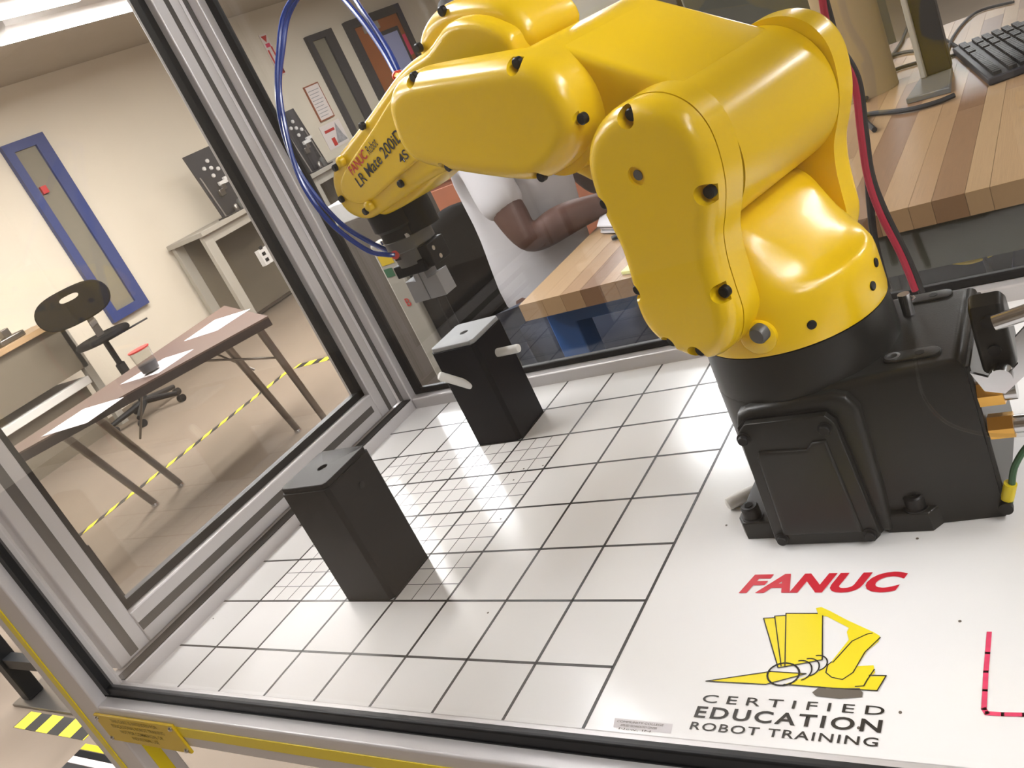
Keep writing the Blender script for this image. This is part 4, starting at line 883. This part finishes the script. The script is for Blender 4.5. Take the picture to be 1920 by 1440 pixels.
# red and black cables hanging inside the cart
for pts, m_, lab, r_ in (([(0.7105, 0.3905), (0.7044, 0.3522), (0.704, 0.3208), (0.7121, 0.28), (0.7048, 0.2266), (0.6991, 0.1818), (0.7006, 0.139), (0.7089, 0.0869), (0.7124, 0.0443)], 'cable_red', 'red cable hanging down behind the robot', .0036),
                     ([(0.7067, 0.3909), (0.706, 0.3501), (0.7062, 0.3183), (0.7144, 0.2773), (0.7071, 0.2236), (0.7014, 0.1785), (0.7041, 0.1352), (0.7126, 0.0796), (0.7163, 0.0367)], 'cable_black', 'black cable hanging beside the red one', .0036),
                     ([(0.711, 0.279), (0.7033, 0.2082), (0.6924, 0.1517), (0.6852, 0.1037), (0.6832, 0.0488)], 'cable_black', 'black cable hanging straight down by the turret', .0040)):
    o = obj('hanging_cable', MB().tube([(p[0], .585, p[1]) for p in pts] if m_ == 'cable_red' else [(p[0], .594, p[1]) for p in pts], r_, n=8), m_); tag(o, lab, 'cable')
# ================================================================= cabinet, column, small things behind the back panel
t = thing('wooden_cabinet', 'orange-brown wooden cabinet far behind the gripper', 'cabinet', (-1.75, 3.9, FZ))
obj('body', MB().box(-2.3, -1.1, 3.62, 4.2, FZ, .42), 'brown_wood', t, bevel=.006)
obj('drawer_front', MB().box(-2.28, -1.12, 3.605, 3.62, -.09, .40), 'door_wood', t, bevel=.003)
obj('drawer_front', MB().box(-2.28, -1.12, 3.605, 3.62, FZ + .05, -.115), 'brown_wood', t, bevel=.003)
q = [(-0.5192, 1.1536, 0.1748), (-0.4663, 1.1892, 0.1586), (-0.4555, 1.09, -0.0741)]
cX, cY = q[0][0] + .03, q[0][1] + .02
t = thing('sticker_post', 'white upright post with yellow and green stickers beyond the back panel', 'post', (cX, cY, FZ))
obj('post_body', MB().box(cX - .028, cX + .028, cY - .02, cY + .02, FZ, q[0][2]), 'bench_grey', t, bevel=.006)
obj('post_back', MB().box(cX + .028, cX + .075, cY - .005, cY + .03, FZ, q[0][2] + .06), 'black', t, bevel=.004)
zz = q[0][2]
obj('yellow_sticker', MB().box(cX - .018, cX + .022, cY - .0212, cY - .02, zz - .055, zz - .030), 'placard', t, smooth=0)
obj('green_sticker', MB().box(cX - .020, cX + .006, cY - .0212, cY - .02, zz - .085, zz - .064), 'sticker_green', t, smooth=0)
obj('red_letter', text_mesh('B', .014, .020, (cX - .004, cY - .0214, zz - .165), (1, 0, 0), (0, 0, 1)), 'sign_red', t, smooth=0)
q = [(-1.4322, 2.1288, 0.1868), (-1.3496, 2.1864, 0.1658), (-1.3614, 2.1453, 0.0981), (-1.4325, 2.1046, 0.1353)]
wx, wy_, wz = q[3]
t = thing('small_cabinet', 'dark cabinet with a white tray on top behind the blue hose', 'cabinet', (wx, wy_ + .1, FZ))
obj('body', MB().box(wx - .12, wx + .16, wy_, wy_ + .3, FZ, wz - .03), 'wall_dark', t, bevel=.004)
obj('tray', MB().box(wx - .10, wx + .14, wy_ + .0, wy_ + .28, wz - .03, wz + .05), 'white_plastic', t, bevel=.006)
# ================================================================= black office chair and the seated person
t = thing('office_chair', 'black office chair behind the seated person', 'chair', (-.55, 1.72, FZ))
bo = [(1.50, -.46), (1.98, -.46), (2.04, -.30), (2.05, -.08), (2.00, .03), (1.88, .075), (1.72, .07), (1.60, .03), (1.52, -.07), (1.49, -.25)]
bp = [(p.x, p.y) for p in spline(bo, 4)]
obj('backrest', MB().prism(bp, -.80, -.72, lambda p, q_, h: Vector((h - (q_ + .2) * .12, p, q_)), .02, .03), 'fabric_black', t)
obj('seat', MB().prism([(p.x, p.y) for p in spline([(-.72, 1.50), (-.45, 1.47), (-.26, 1.52), (-.24, 1.72), (-.26, 1.92), (-.45, 1.97), (-.72, 1.94)], 4)], -.46, -.385, IDm, .02, .03), 'fabric_black', t)
obj('back_spine', MB().box(-.80, -.74, 1.69, 1.75, -.62, -.2), 'black', t, bevel=.008)
obj('gas_column', MB().cyl((-.5, 1.72, FZ + .10), (-.5, 1.72, -.46), .028, n=16), 'black', t)
for k in range(5):
    a_ = 2 * PI * k / 5; e = Vector((-.5 + .28 * math.cos(a_), 1.72 + .28 * math.sin(a_), FZ + .072))
    obj('base_spoke', MB().cyl((-.5, 1.72, FZ + .11), e, .028, .02, n=10), 'black', t)
    obj('caster', MB().cyl(e + Vector((-.018, 0, -.044)), e + Vector((.018, 0, -.044)), .028, n=14), 'black', t)
def skin(name, V, Eg, Rr, m, parent, root=0, sub=2):
    me = bpy.data.meshes.new(name); me.from_pydata(V, Eg, []); me.update()
    o = bpy.data.objects.new(name, me); col.objects.link(o)
    md = o.modifiers.new('skin', 'SKIN'); md.use_smooth_shade = True
    for i, r_ in enumerate(Rr):
        sv = me.skin_vertices[0].data[i]; sv.radius = (r_, r_) if not isinstance(r_, tuple) else r_
        sv.use_root = (i == root)
    s2 = o.modifiers.new('sub', 'SUBSURF'); s2.levels = sub; s2.render_levels = sub
    bpy.context.view_layer.update()
    fin = bpy.data.meshes.new_from_object(o.evaluated_get(bpy.context.evaluated_depsgraph_get()))
    bpy.data.objects.remove(o); bpy.data.meshes.remove(me)
    fin.shade_smooth()
    return obj(name, fin, m, parent, smooth=0)
per = thing('person', 'seated person in a white T-shirt leaning a bare forearm on the bench', 'person', (-.47, 1.70, FZ))
PV = [(-.47, 1.70, -.32), (-.46, 1.70, -.12), (-.43, 1.70, .08), (-.42, 1.70, .22), (-.40, 1.70, .31), (-.38, 1.70, .37), (-.35, 1.70, .46), (-.345, 1.70, .545),      # pelvis .. crown 0-7
      (-.42, 1.56, .235), (-.375, 1.515, .11), (-.335, 1.500, -.014), (-.25, 1.575, -.002), (-.185, 1.66, -.016),      # right arm 8-12
      (-.42, 1.84, .235), (-.36, 1.90, .11), (-.31, 1.90, -.005), (-.18, 1.86, -.004), (-.12, 1.80, -.018),          # left arm 13-17
      (-.44, 1.61, -.335), (-.16, 1.585, -.335), (-.02, 1.58, -.34), (-.04, 1.58, -.60), (-.06, 1.58, -.82), (.08, 1.58, -.845),   # right leg 18-23
      (-.44, 1.79, -.335), (-.16, 1.815, -.335), (-.02, 1.82, -.34), (-.04, 1.82, -.60), (-.06, 1.82, -.82), (.08, 1.82, -.845)]   # left leg 24-29
PE = [(0, 1), (1, 2), (2, 3), (3, 4), (4, 5), (5, 6), (6, 7), (3, 8), (8, 9), (9, 10), (10, 11), (11, 12), (3, 13), (13, 14), (14, 15), (15, 16), (16, 17),
      (0, 18), (18, 19), (19, 20), (20, 21), (21, 22), (22, 23), (0, 24), (24, 25), (25, 26), (26, 27), (27, 28), (28, 29)]
PR = [(.10, .12), (.105, .13), (.115, .15), (.105, .14), .055, .055, (.085, .075), .07, .055, .049, .048, .046, .033, .055, .049, .048, .046, .033,
      .075, .062, .052, .045, .036, .034, .075, .062, .052, .045, .036, .034]
# hands: palm and five fingers each, carried on the wrists
def hand(base, fx, side):
    b0 = len(PV); bx_, by_, bz_ = PV[base]
    PV.append((bx_ + .045 * fx, by_, bz_ - .008)); PE.append((base, b0)); PR.append((.020, .036))
    for k, (dy__, ln) in enumerate(((-.030, .062), (-.010, .072), (.010, .068), (.028, .052))):
        i0 = len(PV)
        PV.append((bx_ + .078 * fx, by_ + dy__, bz_ - .008)); PE.append((b0, i0)); PR.append(.0095)
        PV.append((bx_ + (.078 + ln * .55) * fx, by_ + dy__ * 1.1, bz_ - .012)); PE.append((i0, i0 + 1)); PR.append(.0088)
        PV.append((bx_ + (.078 + ln) * fx, by_ + dy__ * 1.1, bz_ - .026)); PE.append((i0 + 1, i0 + 2)); PR.append(.0075)
    i0 = len(PV)
    PV.append((bx_ + .040 * fx, by_ + side * .046, bz_ - .012)); PE.append((b0, i0)); PR.append(.0105)
    PV.append((bx_ + .072 * fx, by_ + side * .060, bz_ - .020)); PE.append((i0, i0 + 1)); PR.append(.0088)
hand(12, 1, 1); hand(17, 1, -1)
skin('body', PV, PE, PR, 'skin', per)
# T-shirt: torso and short sleeves
SV = [PV[0], PV[1], PV[2], PV[3], (-.41, 1.70, .285), PV[8], (-.385, 1.522, .125), (-.362, 1.508, .058), PV[13], (-.37, 1.895, .125), (-.345, 1.90, .058)]
SE = [(0, 1), (1, 2), (2, 3), (3, 4), (3, 5), (5, 6), (6, 7), (3, 8), (8, 9), (9, 10)]
SR = [(.145, .175), (.138, .165), (.135, .172), (.122, .158), .075, .066, .064, .064, .066, .064, .064]
tag(skin('t_shirt', SV, SE, SR, 'shirt', per), 'white T-shirt')
TV = [PV[i] for i in (0, 18, 19, 20, 21, 22, 24, 25, 26, 27, 28)]
TE = [(0, 1), (1, 2), (2, 3), (3, 4), (4, 5), (0, 6), (6, 7), (7, 8), (8, 9), (9, 10)]
tag(skin('trousers', TV, TE, [(.13, .16), .10, .088, .075, .064, .056, .10, .088, .075, .064, .056], 'jeans', per), 'dark trousers')
hd = MB().lathe((-.352, 1.70, .50), [(.002, -.02), (.075, -.015), (.089, .02), (.084, .065), (.060, .098), (.02, .112)], 24)
tag(obj('hair', hd, 'hair', per, smooth=60), 'short black hair')
for s in (-1, 1):
    obj('eye', MB().lathe((-.272, 1.70 + s * .030, .478), [(.002, -.010), (.010, -.004), (.011, .002), (.004, .008)], 12, (1, 0, 0)), 'paper', per)
    obj('ear', MB().lathe((-.36, 1.70 + s * .080, .465), [(.004, -.004), (.020, 0), (.022, .006), (.008, .012)], 12, (0, s, 0)), 'skin', per)
obj('nose', MB().cyl((-.268, 1.70, .490), (-.252, 1.70, .450), .007, .013, n=10), 'skin', per)
obj('mouth', MB().cyl((-.272, 1.678, .425), (-.272, 1.722, .425), .006, n=8), 'red_plastic', per)
for s in (-1, 1): obj('shoe', MB().box(-.10, .14, 1.70 + s * .12 - .045, 1.70 + s * .12 + .045, FZ, FZ + .075), 'black', per, bevel=.025, seg=3)
